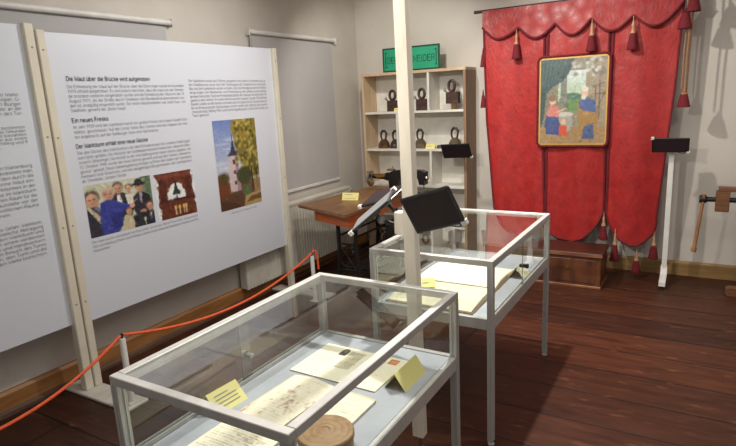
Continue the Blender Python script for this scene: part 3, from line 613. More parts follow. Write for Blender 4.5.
r=thing('letter_opener','thin black letter opener beside the open book in the far case','letter opener',(-1.28,3.12,D2))
MB().tube([(-1.36,3.10,D2+.006),(-1.30,3.112,D2+.006)],[.007,.007],8).build('grip','black',r,True)
MB().tube([(-1.30,3.112,D2+.006),(-1.16,3.14,D2+.004)],[.0045,.002],6).build('blade','black',r,True)

# ================================================================== CENTRE POLE
pole=thing('support_pole','tall white wooden pole between the two glass cases','pole',(-1.055,2.12,0))
PXc,PYc=-1.0675,2.125
px_at=lambda z:-1.0675+(1.2-z)*.0105
def lean_box(hx,hy,z0,z1):
    a,b=px_at(z0),px_at(z1); vs=[(x+sx*hx,PYc+sy*hy,z) for x,z in ((a,z0),(b,z1)) for sx,sy in ((-1,-1),(1,-1),(1,1),(-1,1))]
    return MB().add(vs,[(0,3,2,1),(4,5,6,7)]+[(k,(k+1)%4,4+(k+1)%4,4+k) for k in range(4)])
lean_box(.026,.024,.085,ZC-.03).build('shaft','polew',pole)
fx=px_at(0)
MB().lathe([(.001,0),(.03,0),(.03,.008),(.009,.014),(.009,.085)],(fx,PYc,0),'z',16).build('screw_foot','chrome',pole,True)
hx=px_at(ZC); MB().box(hx-.05,hx+.05,PYc-.05,PYc+.05,ZC-.03,ZC,.003).build('head_plate','plate',pole)
MB().box(PXc-.072,PXc-.0245,PYc-.02,PYc+.03,1.06,1.16,.003).build('mount_block','polew',pole)

# ------------------------------------------------------------------ tablets on arms
def tablet(label,c,X,Yb,Z,w,h,arm,clips=('BR',),cable=True,group='tablet screens',back='black',th=.012,face='screen'):
    c,X,Yb,Z=Vector(c),Vector(X).normalized(),Vector(Yb).normalized(),Vector(Z).normalized()
    T=Matrix(((X.x,Yb.x,Z.x,c.x),(X.y,Yb.y,Z.y,c.y),(X.z,Yb.z,Z.z,c.z),(0,0,0,1)))
    t=thing('tablet',label,'tablet',tuple(c),group)
    MB().box(-w/2,w/2,0,th,-h/2,h/2,.004,T).build('housing',back,t)
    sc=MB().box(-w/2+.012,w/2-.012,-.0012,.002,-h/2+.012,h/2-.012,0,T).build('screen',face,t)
    cb=MB()
    for k in clips:
        sx=1 if 'R' in k else -1; sz=1 if 'T' in k else -1; ex,ez=sx*w/2,sz*h/2; s=.017
        xa,xb=sorted((ex-sx*s,ex+sx*.007)); za,zb=sorted((ez-sz*s,ez+sz*.007))
        m=MB(); m.box(xa,xb,-.004,th+.004,*sorted((ez,ez+sz*.007)),.002,T); m.box(*sorted((ex,ex+sx*.007)),-.004,th+.004,za,zb,.002,T); m.box(xa,xb,-.005,-.002,*sorted((ez-sz*.011,ez)),0,T)
        m.build('corner_clip','wclip',t)
    MB().box(-.045,.045,th,th+.012,-.045,.045,.003,T).build('back_mount','black',t)
    if arm:
        p0=T@Vector((0,th+.012,0)); p1=T@Vector((0,th+.05,0)); pts=[p0,p1]+[Vector(a) for a in arm]
        MB().tube(pts,.010,8).build('arm','black',t,True)
        for p in pts[1:-1]: MB().lathe([(.001,-.017),(.015,-.015),(.019,0),(.015,.015),(.001,.017)],p,'z',12).build('arm_joint','silver',t,True)
    if cable:
        q=[T@Vector(p) for p in ((w/2-.03,th*.5,-h/2),(w/2-.03,th,-h/2-.012),(w/2-.05,th+.01,-h/2-.018),(w/2-.09,th+.014,-h/2-.006),(w/2-.12,th+.012,-h/2+.02))]
        MB().tube(q,.0025,6).build('cable','rubber',t,True)
    return t
k=.945
C0=Vector((0,0,1.65)); cc=C0+(Vector((-.9612,2.1111,1.173))-C0)*k
tablet('largest black tablet, facing the camera on the right of the white pole',cc,(.9479,-.1155,.2968),(.0211,.9527,.3032),(-.3178,-.2811,.9055),.252*k,.178*k,[(PXc+.045,PYc-.05,1.17),(PXc+.025,PYc-.02,1.165)],('BR',))
ku=.93; cu=C0+(Vector((-1.4808,2.6218,1.1324))-C0)*ku
tablet('black tablet tilted face-up on the left of the white pole, upper of the two',cu,(.9306,-.2717,.2454),(.3258,.3091,-.8935),(.1669,.9114,.3761),.25*ku,.17*ku,[(-1.2,2.3,1.08),(PXc-.026,PYc+.02,1.11)],('BL',),False)
kl=.98; cl=C0+(Vector((-1.2997,2.1901,1.1417))-C0)*kl
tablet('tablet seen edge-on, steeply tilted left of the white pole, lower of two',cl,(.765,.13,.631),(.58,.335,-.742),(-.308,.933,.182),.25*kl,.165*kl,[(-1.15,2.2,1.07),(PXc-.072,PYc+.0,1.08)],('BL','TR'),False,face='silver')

# ================================================================== SEWING TABLE AND MACHINE
tb=thing('sewing_table','brown wooden sewing table on black iron legs beside the radiator','table',(-2.7,4.4,0))
Aq,Bq,Cq,Dq=(-3.08,3.90),(-2.41,3.64),(-2.45,5.02),(-2.95,5.06)
MB().prism([Aq,Bq,Cq,Dq],.726,.75,'xy').build('table_top','tabletop',tb)
MB().prism([(-2.925,3.93),(-2.445,3.745),(-2.475,4.95),(-2.86,4.95)],.615,.726,'xy').build('apron','apron',tb)
def ironframe(y,xa,xb,lean):
    xs=[xa,xb]
    b=MB()
    for x in xs:
        b.tube([(x,y,.615),(x,y+lean*.3,.35),(x-(.03 if x==xa else -.03),y+lean,.02)],[.02,.018,.021],8)
        b.box(x-.035-(.03 if x==xa else -.03),x+.035-(.03 if x==xa else -.03),y+lean-.03,y+lean+.03,0,.022,.004)
    for z in (.16,.4,.58): b.tube([(xa,y,z),(xb,y,z)],.009,6)
    n=14; b.tube([((xa+xb)/2+.09*math.cos(2*PI*i/n),y,.28+.09*math.sin(2*PI*i/n)) for i in range(n)],.007,6,True)
    b.tube([(xa,y,.42),((xa+xb)/2,y,.28),(xb,y,.42)],.007,6); b.tube([(xa,y,.15),((xa+xb)/2,y,.28),(xb,y,.15)],.007,6)
    return b
lf=ironframe(4.0,-2.73,-2.55,0).build('leg_frame','iron',tb,True)
lf=ironframe(4.72,-2.74,-2.53,0).build('leg_frame','iron',tb,True)
b=MB()
for x in (-2.73,-2.55):
    for z in (.16,.47): b.tube([(x,4.0,z),(x,4.72,z)],.010,6)
b.tube([(-2.64,4.0,.28),(-2.64,4.72,.28)],.008,6); b.build('stretcher','iron',tb,True)
MB().box(-2.76,-2.5,4.22,4.5,.09,.105,.003).build('treadle','iron',tb)
MB().lathe([(.13,-.012),(.15,-.012),(.15,.012),(.13,.012)],(-2.5,4.6,.36),'x',24).build('drive_wheel','iron',tb,True)
tent((-2.82,4.24,.815),(-2.665,4.275,.815),.03,.75,'yellow card standing on the brown sewing table',lines=2)
# the machine: arm runs along +x, handwheel on the left
sm=thing('sewing_machine','old black sewing machine on the wooden table, partly behind the white pole','sewing machine',(-2.6,4.76,.75))
y0,y1=4.70,4.82; ym=4.76
MB().prism([(-2.72,y0-.03),(-2.30,y0-.03),(-2.30,y1+.03),(-2.72,y1+.03)],.75,.768,'xy').build('base_plate','japan',sm)
MB().prism([(-2.665,.768),(-2.56,.768),(-2.575,.82),(-2.565,.87),(-2.50,.885),(-2.36,.885),(-2.345,.83),(-2.29,.83),(-2.285,.95),(-2.33,.965),(-2.56,.965),(-2.63,.955),(-2.68,.93)],y0+.02,y1-.02,'xz').build('arm_casting','japan',sm)
MB().lathe([(.008,-2.87),(.022,-2.865),(.026,-2.80),(.03,-2.74),(.042,-2.70)],(0,ym,.895),'x',14).build('shaft','japan',sm,True)
MB().prism([(-2.84,.912),(-2.72,.928),(-2.70,.90),(-2.80,.885)],ym-.034,ym-.03,'xz').build('decal','gold',sm)
w=MB(); n=22
w.lathe([(.062,-2.905),(.074,-2.902),(.077,-2.892),(.074,-2.882),(.062,-2.879)],(0,ym,.872),'x',26)
w.lathe([(.001,-2.912),(.018,-2.91),(.02,-2.875),(.001,-2.87)],(0,ym,.872),'x',14)
for i in range(4):
    a=i*PI/2+.4; w.tube([(-2.892,ym,.872),(-2.892,ym+.068*math.cos(a),.872+.068*math.sin(a))],.009,6)
w.build('handwheel','chrome',sm,True)
MB().tube([(-2.905,ym+.03,.93),(-2.95,ym+.03,.93)],.008,8).build('wheel_crank','brassy',sm,True)
MB().tube([(-2.64,ym,.955),(-2.64,ym,1.0)],.004,6).build('spool_pin','chrome',sm)
MB().box(-2.70,-2.62,ym-.02,ym+.02,.955,.972,.004).build('tension_bracket','chrome',sm)
MB().tube([(-2.315,ym,.83),(-2.315,ym,.785)],.006,8).build('needle_bar','chrome',sm)
MB().lathe([(.02,-.005),(.024,0),(.02,.012)],(-2.283,ym,.89),'x',14).build('face_dial','chrome',sm,True)
sm.location.x+=.075

# ================================================================== SHELF UNIT
SX0,SX1,SY0,SY1=-3.10,-1.955,5.135,5.41
sh=thing('shelf_unit','tall open shelf unit with oak sides and white partitions against back wall','shelf',((SX0+SX1)/2,5.28,0))
tk=.026; ZT=1.895
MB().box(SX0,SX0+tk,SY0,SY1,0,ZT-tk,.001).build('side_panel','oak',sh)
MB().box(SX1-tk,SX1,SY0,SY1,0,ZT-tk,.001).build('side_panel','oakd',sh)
MB().box(SX0,SX1,SY0,SY1,ZT-tk,ZT,.001).build('top_board','oak',sh)
lev=[.05,.385,.755,1.125,1.505]
for z in lev: MB().box(SX0+tk,SX1-tk,SY0+.003,SY1-.012,z-.022,z,.001).build('shelf_board','white',sh)
for x,a,b2 in ((-2.345,1.505,ZT-tk),(-2.700,1.125,1.483),(-2.335,.755,1.103),(-2.75,.385,.733),(-2.335,.05,.363)):
    MB().box(x-.011,x+.011,SY0+.004,SY1-.012,a,b2).build('partition','white',sh)
MB().box(SX0+tk,SX1-tk,SY1-.012,SY1-.004,.03,ZT-tk).build('back_panel','white',sh)
MB().box(SX0+tk,SX1-tk,SY0+.03,SY0+.045,0,.028).build('plinth','white',sh)

# sign on top
sg=thing('name_sign','green sign with dark lettering standing on top of the shelf unit','sign',(-2.53,5.2,ZT))
sx0,sx1,sz0,sz1,sy=-2.868,-2.243,ZT+.004,2.132,5.20
bd=MB().box(sx0,sx1,sy,sy+.02,sz0,sz1,.002).build('board','green',sg)
b=MB(); e=.014
for (a,bb,cz,dz) in ((sx0,sx1,sz0,sz0+e),(sx0,sx1,sz1-e,sz1),(sx0,sx0+e,sz0+e,sz1-e),(sx1-e,sx1,sz0+e,sz1-e)): b.box(a,bb,sy-.004,sy,cz,dz)
b.build('border','dgreen',bd)
b=MB()
for s_,x in ((1,sx0+.03),(-1,sx1-.03)):
    b.box(min(x,x+.007*s_),max(x,x+.007*s_),sy-.003,sy,sz0+.05,sz1-.05)
    for z in (sz0+.04,sz1-.052): b.box(min(x,x+.018*s_),max(x,x+.018*s_),sy-.003,sy,z,z+.012)
b.build('corner_ornament','dgreen',bd)
b=MB(); letters(b,'DER SCHNEIDER',.082,lambda a,q:(sx0+.045+a,sy-.003,sz0+.083+q),.535); b.build('lettering','dgreen',bd)
MB().prism([(sy+.02,ZT),(sy+.1,ZT),(sy+.1,ZT+.006),(sy+.03,ZT+.10),(sy+.02,ZT+.1)],-2.62,-2.58,'yz').build('rear_foot','dgreen',sg)

# flat irons
def ring(b,x,y,z,rx,rz,r,n=22): b.tube([(x+rx*math.cos(2*PI*i/n),y,z+rz*math.sin(2*PI*i/n)) for i in range(n)],r,8,True)
def boxiron(x,y,z,label,stand=0,hz=1.0):
    t=thing('box_iron',label,'iron',(x,y,z),'old irons with a square body on the upper shelf')
    zz=z+stand
    MB().prism([(x-.062,zz),(x+.062,zz),(x+.062,zz+.106),(x+.05,zz+.112),(x-.05,zz+.112),(x-.062,zz+.106)],y-.03,y+.04,'xz').build('body','rust',t)
    b=MB(); ring(b,x-.01,y,zz+.112+.05*hz,.032,.046*hz,.015); b.build('handle','hgrip',t,True)
    b=MB(); b.tube([(x-.01-.02,y,zz+.12),(x-.01-.028,y,zz+.16)],.007,6); b.tube([(x+.01,y,zz+.12),(x+.018,y,zz+.16)],.007,6); b.tube([(x-.062,y-.03,zz+.112),(x-.085,y-.03,zz+.135)],.005,6); b.tube([(x-.05,y-.035,zz+.112),(x-.07,y-.035,zz+.15)],.004,6); b.build('latch','hgrip',t,True)
    return t
boxiron(-2.785,5.24,1.505,'square-bodied iron with ring handle, leftmost on the upper shelf')
boxiron(-2.452,5.24,1.505,'square-bodied iron with ring handle just right of the pole, upper shelf')
st=thing('acrylic_stand','clear acrylic stand under the right-hand iron on the upper shelf','stand',(-2.11,5.24,1.505))
MB().box(-2.215,-2.02,5.17,5.31,1.505,1.509).box(-2.215,-2.211,5.17,5.31,1.509,1.555).box(-2.024,-2.02,5.17,5.31,1.509,1.555).build('tray','acryl',st)
MB().prism([(-2.14,1.509),(-2.09,1.509),(-2.095,1.56),(-2.135,1.56)],5.22,5.27,'xz').build('support_block','brassy',st)
boxiron(-2.13,5.245,1.56,'square-bodied iron with oval ring handle raised on the clear stand',0,1.12)
def sadiron(x,y,z,label,m,s=1.0,wx=.84):
    t=thing('sad_iron',label,'iron',(x,y,z),'pointed irons with loop handle on the middle shelf')
    o=[]; n=20
    for i in range(n+1):
        a=-.5+ i/n*(1.0)   # outline: broad foot, narrowing shoulder
    prof=[(-.064,0),(.064,0),(.066,.022),(.058,.052),(.04,.078),(.022,.092),(.0,.098),(-.022,.092),(-.04,.078),(-.058,.052),(-.066,.022)]
    MB().prism([(x+a*s*wx,z+b*s) for a,b in prof],y-.03,y+.03,'xz').build('body',m,t)
    h=MB(); h.tube([(x-.022*s,y,z+.088*s),(x-.034*s,y,z+.125*s),(x-.03*s,y,z+.165*s),(x-.012*s,y,z+.186*s),(x+.014*s,y,z+.184*s),(x+.032*s,y,z+.162*s),(x+.03*s,y,z+.128*s),(x+.02*s,y,z+.09*s)],[.010,.010,.012,.015,.015,.012,.010,.010],8); h.build('handle','hgrip',t,True)
    MB().lathe([(.001,y-.033),(.014,y-.033),(.014,y-.03),(.001,y-.03)],(x,0,z+.036*s),'y',14).build('chimney_hole','socketd' if m!='rustb' else 'rust',t)
    return t
sadiron(-2.912,5.23,1.125,'brown pointed iron at the left end of the middle shelf','rustb',.97)
sadiron(-2.772,5.23,1.125,'dark pointed iron half hidden behind the pole on the middle shelf','rust',.95)
sadiron(-2.487,5.23,1.125,'grey pointed iron just right of the pole on the middle shelf','rustg',1.0)
sadiron(-2.118,5.25,1.125,'grey pointed iron at the right end of the middle shelf, above the tablet','rustg',1.05)
ov=thing('iron_stand','small brown oval iron trivet lying beside the yellow card on middle shelf','trivet',(-2.255,5.25,1.125))
MB().lathe([(.05,-.02),(.055,-.015),(.055,.005),(.045,.01),(.001,.012)],(-2.255,5.25,1.145),'z',22).build('plate','rustg',ov,True)
b=MB()
for q in (0,2.1,4.2): b.tube([(-2.255+.04*math.cos(q),5.25+.04*math.sin(q),1.125),(-2.255+.04*math.cos(q),5.25+.04*math.sin(q),1.14)],.008,8)
b.build('foot','rustg',ov)
tent((-2.40,5.185,1.172),(-2.30,5.185,1.172),.022,1.125,'yellow card on the middle shelf above the shelf tablet',lines=1)
tent((-2.735,5.165,1.54),(-2.665,5.165,1.54),.02,1.505,'small yellow card on the upper shelf at the pole',lines=1)

tablet('small black tablet mounted in front of the shelf unit',(-1.995,4.97,1.122),(.985,.03,.04),(.0,.86,.5),(-.02,-.5,.86),.282,.16,[(-1.98,5.09,1.06),(-1.968,5.137,1.06)],('BR',),True)

# ================================================================== BANNER
YBn=5.19
bn=thing('banner','large red damask banner with scalloped valance and a painted picture','banner',(-1.0,YBn,.3))
ZTOP=2.368
def lerp_pts(pts,x):
    if x<=pts[0][0]: return pts[0][1]
    for (a,za),(b2,zb) in zip(pts,pts[1:]):
        if x<=b2: return za+(zb-za)*(x-a)/(b2-a)
    return pts[-1][1]
def smooth_pts(pts,n=60):
    out=[]; P=[pts[0]]+list(pts)+[pts[-1]]
    for i in range(1,len(P)-2):
        for k in range(n//(len(pts)-1)):
            t=k/(n//(len(pts)-1)); p0,p1,p2,p3=P[i-1],P[i],P[i+1],P[i+2]
            out.append(tuple(.5*((2*p1[j])+(-p0[j]+p2[j])*t+(2*p0[j]-5*p1[j]+4*p2[j]-p3[j])*t*t+(-p0[j]+3*p1[j]-3*p2[j]+p3[j])*t**3) for j in (0,1)))
    out.append(pts[-1]); return out
def ycl(x,z,am=1): 
    k=min(1,max(0,(2.4-z)/1.6)); return YBn+am*(.010*math.sin(x*9+z*.8)*k+.014*math.sin(x*17+1.3)*k*k+.006*math.sin(z*5+x*3)*k)
edgeL=lambda z: -1.797+(.03*(2.36-z)/1.0 if z>1.39 else .029+.078*(1.39-z)/.81)
edgeR=lambda z: -.196-(.024*(2.3-z)/.7 if z>1.6 else .024+.07*(1.6-z)/1.03)
panels=[
 (edgeL,lambda z:-1.248+.03*max(0,(1.2-z))/.7,[(-1.709,.56),(-1.649,.415),(-1.60,.358),(-1.55,.327),(-1.444,.296),(-1.339,.31),(-1.256,.384),(-1.213,.512)]),
 (lambda z:-1.212+.006*max(0,(1.2-z))/.7,lambda z:-.722+.016*max(0,(1.2-z)),[(-1.206,.45),(-1.19,.39),(-1.164,.338),(-1.091,.302),(-.952,.29),(-.863,.326),(-.801,.391),(-.75,.459),(-.704,.562)]),
 (lambda z:-.690,edgeR,[(-.69,.55),(-.659,.466),(-.615,.382),(-.564,.329),(-.484,.29),(-.423,.283),(-.358,.329),(-.297,.405),(-.277,.47)])]
for pi_,(xl,xr,bot) in enumerate(panels):
    nu,nv=36,44; sp=bot; g=MB(); vs=[];fs=[]
    for j in range(nv+1):
        for i in range(nu+1):
            u=.5-.5*math.cos(PI*i/nu); zb=lerp_pts(sp,bot[0][0]+(bot[-1][0]-bot[0][0])*u); z=ZTOP-.005+(zb-ZTOP+.005)*j/nv
            zz=max(z,.55); x=xl(zz)+(xr(zz)-xl(zz))*u; vs.append((x,ycl(x,z),z))
    fs=[(j*(nu+1)+i,j*(nu+1)+i+1,(j+1)*(nu+1)+i+1,(j+1)*(nu+1)+i) for j in range(nv) for i in range(nu)]
    o=g.add(vs,fs).build('cloth_panel','red',bn,True,sharp=180)
    e=[vs[j*(nu+1)] for j in range(0,nv+1,2)]+[vs[nv*(nu+1)+i] for i in range(1,nu+1)]+[vs[j*(nu+1)+nu] for j in range(nv-2,-1,-2)]
    MB().tube([(p[0],p[1]-.004,p[2]) for p in e],.010,6).build('edge_braid','dred',o,True)
for x in (-1.232,-.706):
    b=MB(); n=24; vs=[]
    for j in range(n+1):
        z=2.2+(.60-2.2)*j/n; xx=x+(.03*max(0,(1.2-z))/.7 if x<-1 else 0)
        for s_ in (-.019,.019): vs.append((xx+s_,ycl(xx,z)+.006,z))
    b.add(vs,[(2*j,2*j+1,2*j+3,2*j+2) for j in range(n)]).build('dark_ribbon','dred',bn)
# valance
cus=[(-1.80,2.226),(-1.647,2.116),(-1.465,2.195),(-1.315,2.094),(-1.155,2.197),(-1.012,2.09),(-.864,2.203),(-.705,2.092),(-.545,2.195),(-.389,2.098),(-.19,2.27)]
def vbot(x):
    for (a,za),(b2,zb) in zip(cus,cus[1:]):
        if x<=b2+1e-6:
            t=(x-a)/(b2-a)
            f=math.sin(t*PI/2) if za>zb else 1-math.cos(t*PI/2)
            return za+(zb-za)*f
    return cus[-1][1]
nu,nv=110,8; vs=[]
for j in range(nv+1):
    for i in range(nu+1):
        x=-1.80+1.61*i/nu; zb=vbot(x); z=ZTOP+(zb-ZTOP)*j/nv; vs.append((x,YBn-.018-.012*(j/nv)-.006*math.sin(x*12)*(j/nv),z))
fs=[(j*(nu+1)+i,j*(nu+1)+i+1,(j+1)*(nu+1)+i+1,(j+1)*(nu+1)+i) for j in range(nv) for i in range(nu)]
va=MB().add(vs,fs).build('valance','redv',bn,True,sharp=180)
MB().tube([(p[0],p[1]-.004,p[2]) for p in vs[nv*(nu+1):]],.011,6).build('valance_fringe','dred',va,True)
rod=MB().tube([(-1.885,YBn+.0,ZTOP),(-.12,YBn+.0,ZTOP)],.014,10).build('rod','rodm',bn,True)
for x in (-1.70,-.14): MB().box(x-.008,x+.008,YBn,YB-.006,ZTOP-.03,ZTOP-.014).box(x-.02,x+.02,YB-.006,YB,ZTOP-.06,ZTOP+.03).build('rod_bracket','rodm',bn)
def tasselp(x,y,z0,z1,w,capfrac=.5,m='tcord',parent=bn):
    """hanging tassel: cord and knot above, skirt below"""
    zc=z0-(z0-z1)*capfrac
    t=MB().lathe([(.003,z0),(.004,z0-.25*(z0-zc)),(w*.30,z0-.5*(z0-zc)),(w*.22,z0-.65*(z0-zc)),(w*.42,zc+.012),(w*.5,zc)],(x,y,0),'z',12).build('tassel_head',m,parent,True)
    n=16; s=MB(); s.lathe([(w*.48,zc+.004),(w*.62,zc-.25*(zc-z1)),(w*.82,zc-.7*(zc-z1)),(w*.95,z1+.004),(w*.9,z1)],(x,y,0),'z',n); s.build('tassel_skirt','tassel',t,True)
for x,za,zb,w in ((-1.478,2.18,1.928,.042),(-.851,2.195,1.94,.046),(-.540,2.185,1.927,.044)): tasselp(x,YBn-.055,za,zb,w,.52)
for x,za,zb in ((-.703,.57,.322),(-.604,.43,.137),(-.425,.258,.052),(-.298,.42,.188)): tasselp(x,YBn-.005,za,zb,.042,.5)
for z in (1.93,1.56): tasselp(-1.80,YBn-.01,z+.12,z-.05,.028,.4,'dred')
# cords and tassels hanging beside the right edge
cd=MB()
for x,yy,zt,zb in ((-.172,YBn-.05,ZTOP,1.60),(-.150,YBn-.07,ZTOP,1.56),(-.135,YBn-.05,ZTOP,1.5)):
    cd.tube([(x,yy,zt),(x+.008,yy,2.1),(x+.002,yy,1.9),(x,yy,zb)],.006,6)
cd.build('hanging_cord','cord2',bn,True)
tasselp(-.128,YBn-.06,2.32,2.17,.055,.3,'tassel'); tasselp(-.178,YBn-.075,2.20,2.05,.055,.3,'tassel'); tasselp(-.150,YBn-.06,1.62,1.46,.052,.4,'cord2')
# painting
c=Canvas(82,104,(120,112,92)); c.rect(0,1,0,.2,(150,118,74)); c.vgrad(.5,.86,(150,176,130),(196,206,206),.28,.72); c.rect(.3,.72,.38,.54,(92,128,72)); c.el(.5,.56,.14,.04,(70,104,84)); c.rect(.32,.42,.3,.95,(112,112,104)); c.rect(.70,1,.2,.95,(142,128,104))
c.noise(6,3)
c.poly([(0,1),(.52,1),(.45,.84),(.36,.74),(.2,.68),(.1,.6),(.06,.3),(0,.2)],(44,66,66)); 
for q in range(6): c.line(.05+.07*q,1,.02+.05*q,.66+.02*q,.012,(64,92,88),.7)
for q in range(46): c.el(rng.uniform(.5,.95),rng.uniform(.78,1),.03,.018,[(206,208,204),(150,150,136),(96,92,80)][q%3],.7,.5)
for (a,b2,d,e) in ((.8,.66,.96,.7),(.82,.58,.97,.58),(.9,.72,.9,.3),(.84,.44,.84,.66),(.78,.24,.98,.6)): c.line(a,b2,d,e,.012,(86,62,42),.8)
c.poly([(.3,.34),(.5,.34),(.52,.28),(.5,.14),(.3,.14)],(150,146,136)); c.el(.4,.35,.12,.03,(190,186,172))
c.poly([(.08,.28),(.14,.38),(.27,.36),(.33,.22),(.3,.1),(.1,.12)],(52,66,118)); c.poly([(.1,.36),(.16,.47),(.26,.46),(.33,.38),(.28,.32),(.14,.33)],(196,116,104)); c.el(.2,.51,.05,.045,(214,172,140)); c.el(.195,.545,.055,.04,(120,92,70)); c.line(.27,.38,.4,.42,.016,(214,168,136)); 
c.poly([(.31,.22),(.42,.22),(.44,.1),(.3,.1)],(196,66,40)); c.el(.37,.265,.035,.035,(222,172,128)); 
c.poly([(.58,.5),(.7,.56),(.84,.5),(.9,.3),(.86,.1),(.62,.1),(.58,.3)],(150,110,52)); c.poly([(.6,.5),(.7,.55),(.84,.5),(.86,.36),(.74,.38),(.6,.42)],(58,82,134)); c.poly([(.68,.2),(.82,.24),(.84,.06),(.66,.06)],(56,72,116)); c.el(.69,.59,.05,.05,(214,170,136)); c.el(.69,.635,.05,.03,(208,204,196)); c.el(.67,.545,.035,.03,(206,200,188)); c.poly([(.48,.2),(.6,.2),(.58,.08),(.5,.08)],(146,110,62))
c.dabs(260,.018,.014,20); c.noise(7); c.a=c.a*.9+22  # last step lifts every tone: a wash of glare put into the colours
px0,px1,pz0,pz1=-1.283,-.703,1.157,1.918; pyb=YBn-.045
mt=MB()
def rrect(x0,x1,z0,z1,r,n=6):
    out=[]
    for cx,cz,a0 in ((x1-r,z1-r,0),(x0+r,z1-r,90),(x0+r,z0+r,180),(x1-r,z0+r,270)):
        for i in range(n+1):
            a=math.radians(a0+90*i/n); out.append((cx+r*math.cos(a),cz+r*math.sin(a)))
    return out
pt=MB().prism(rrect(px0,px1,pz0,pz1,.04),pyb+.01,pyb+.03,'xz').build('painting','pgold',bn)
c.mesh('painted_scene',lambda u,v:(px0+.02+u*(px1-px0-.04),pyb+.008,pz0+.02+v*(pz1-pz0-.04)),PM,pt)
rr=rrect(px0-.004,px1+.004,pz0-.004,pz1+.004,.042); MB().tube([(a,pyb+.014,b2) for a,b2 in rr],.012,6,True).build('picture_braid','dred',pt,True)

# ------------------------------------------------------------------ tablet stand at the banner's right edge
ts=thing('tablet_stand','white floor stand with forward foot beside the right edge of the banner','stand',(-.2,5.1,0))
sxp=-.206
MB().prism([(sxp-.019,5.11),(sxp+.019,5.11),(sxp+.019,5.15),(sxp-.019,5.15)],.05,1.16,'xy').build('post','wclip',ts)
MB().prism([(4.93,.03),(5.13,.05),(5.155,.05),(5.155,.09),(5.12,.16),(5.09,.09),(4.93,.062)],sxp-.024,sxp+.024,'yz').build('foot','wclip',ts)
for yf,zf in ((4.955,.03),(5.14,.05)): MB().lathe([(.001,0),(.018,.0),(.02,.006),(.012,zf)],(sxp,yf,0),'z',12).build('foot_pad','rubber',ts,True)
MB().box(sxp-.028,sxp+.028,5.075,5.11,1.12,1.21,.004).build('mount_head','black',ts)
tablet('small black tablet on the white floor stand beside the banner',(-.216,5.0,1.172),(.99,-.02,-.0),(.0,.93,.36),(0,-.36,.93),.262,.125,[(sxp,5.075,1.16)],('BR','TL'),True)

# ------------------------------------------------------------------ chest
ch=thing('chest','low brown walnut-veneered chest on the floor beneath the banner','chest',(-.95,4.9,0))
cx0,cx1,cy0,cy1=-1.3,-.652,4.752,5.10
bo=MB().box(cx0,cx1,cy0,cy1,.012,.27,.003).build('body','chest',ch)
for i in range(3):
    w3=(cx1-cx0-.06)/3; xa=cx0+.03+i*w3
    MB().box(xa+.008,xa+w3-.008,cy0-.004,cy0,.045,.245,.003).build('front_veneer','chest',bo)
li=MB().box(cx0-.012,cx1+.012,cy0-.014,cy1,.272,.306,.005).build('lid','chestd',ch)
MB().box(cx0-.012,cx1+.012,cy0-.0165,cy0-.013,.276,.300,0).build('lid_edge','chestl',li)
MB().box(cx0-.006,cx1+.006,cy0-.008,cy1,0,.022,.003).build('plinth','chestl',ch)
MB().lathe([(.001,cy0-.009),(.014,cy0-.008),(.016,cy0-.004)],((cx0+cx1)/2+.06,0,.165),'y',14).build('lock_plate','brassy',ch)

# ------------------------------------------------------------------ workbench with vise
wb=thing('workbench','wooden workbench with a screw vise, cut off by the right edge','workbench',(.7,5.0,0))
MB().box(.128,.36,4.86,4.95,.842,.870,.003).box(.34,1.5,4.86,5.3,.832,.870,.003).build('bench_top','bench',wb)
MB().box(.36,1.5,4.90,5.26,.70,.832,.003).build('bench_frame','bench',wb)
jw=MB().box(.115,.205,4.855,4.945,.69,.842,.004); jw.build('vise_jaw','bench',wb)
sc=MB().tube([(.02,4.9,.775),(.37,4.9,.775)],[.019]*2,12).build('vise_screw','iron',wb,True)
MB().lathe([(.018,.008),(.03,.012),(.032,.03),(.032,.05),(.022,.06)],(0,4.9,.775),'x',14).build('screw_boss','iron',sc,True)
MB().tube([(.040,4.885,.815),(.036,4.885,.775),(.002,4.885,.40),(.0,4.885,.385),(-.003,4.885,.36)],[.013,.012,.014,.02,.02],10).build('vise_handle','handle',sc,True)
for x,yy in ((.40,4.95),(.40,5.2),(1.38,4.95),(1.38,5.2)): MB().box(x-.035,x+.035,yy-.035,yy+.035,.07,.70,.003).build('leg','bench',wb)
for x in (.40,1.38): MB().box(x-.045,x+.045,4.9,5.26,.0,.07,.01).build('sled_foot','bench',wb)
MB().prism([(.235,.012),(.25,0),(1.45,0),(1.45,.065),(.26,.065),(.235,.05)],4.97,5.05,'xz').build('floor_rail','bench',wb)

clean_letters()

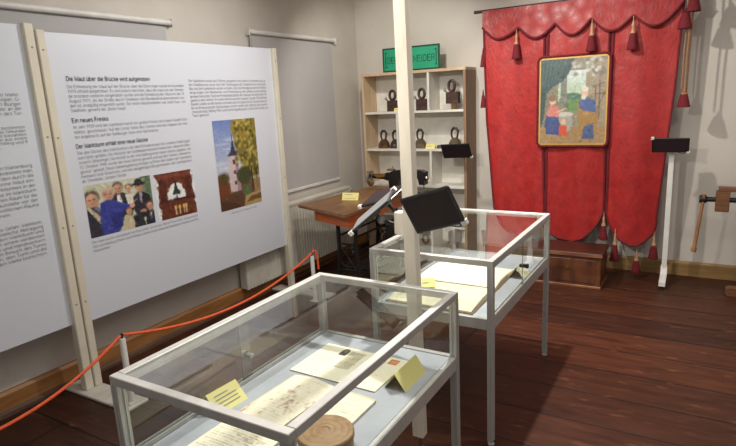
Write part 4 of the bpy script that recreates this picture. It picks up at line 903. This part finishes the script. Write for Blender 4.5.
# ================================================================== CAMERA
yaw,pitch,roll,F=0.54371,0.219223,-0.0503656,558.872
cy_,sy_=math.cos(yaw),math.sin(yaw)
f=Vector((-sy_*math.cos(pitch),cy_*math.cos(pitch),-math.sin(pitch))); r=Vector((cy_,sy_,0)); u=r.cross(f)
r2=math.cos(roll)*r+math.sin(roll)*u; u2=-math.sin(roll)*r+math.cos(roll)*u
cam=bpy.data.cameras.new('camera'); co=bpy.data.objects.new('camera',cam); COL.objects.link(co)
cam.sensor_width=36; cam.lens=F/736*36; cam.clip_start=.02
co.matrix_world=Matrix(((r2.x,u2.x,-f.x,0),(r2.y,u2.y,-f.y,0),(r2.z,u2.z,-f.z,1.65),(0,0,0,1)))
SC.camera=co

# ================================================================== LIGHT
def spot(name,loc,tgt,e,ang=75,col=(1,.93,.82),blend=.6,rad=.035):
    l=bpy.data.lights.new(name,'SPOT'); l.energy=e; l.spot_size=math.radians(ang); l.spot_blend=blend; l.color=col; l.shadow_soft_size=rad
    o=bpy.data.objects.new(name,l); COL.objects.link(o); o.location=loc; d=Vector(tgt)-Vector(loc); o.rotation_euler=d.to_track_quat('-Z','Y').to_euler()
WARM=(1,.95,.87)
spot('track_or_fill_spot',(-1.6,3.45,2.8),(-.3,5.3,.8),150,100,WARM,.8)
spot('track_or_fill_spot',(-1.02,3.0,2.8),(-.5,2.5,.2),330,100,WARM,.7,.03)
spot('track_or_fill_spot',(-1.75,1.7,2.8),(-1.1,1.35,.66),110,70,WARM,.8)
spot('track_or_fill_spot',(-1.5,3.15,2.75),(-3.1,2.75,1.6),100,98,(1,.97,.93),1)
spot('track_or_fill_spot',(-2.1,3.7,2.8),(-2.75,5.3,1.3),80,90,WARM)
spot('track_or_fill_spot',(-1.5,.3,2.6),(-1.6,4.2,1.4),190,60,WARM,.9)
spot('track_or_fill_spot',(.7,2.3,2.8),(.15,5.4,.35),45,60,WARM,1,.1)  # added fill spot to brighten the lower right wall, not a track lamp
ar=bpy.data.lights.new('soft_fill_area','AREA'); ar.shape='RECTANGLE'; ar.size=3.2; ar.size_y=3.5; ar.energy=50; ar.color=(1,.97,.92)  # added soft fill for the whole room, with no real fitting behind it
ao=bpy.data.objects.new('soft_fill_area',ar); COL.objects.link(ao); ao.location=(-.6,2.2,2.9)
w=bpy.data.worlds.new('world'); SC.world=w; w.use_nodes=True; bg=w.node_tree.nodes['Background']; bg.inputs['Color'].default_value=(.80,.775,.73,1); bg.inputs['Strength'].default_value=.52
SC.view_settings.view_transform='Standard'; SC.view_settings.look='None'; SC.view_settings.exposure=0.0
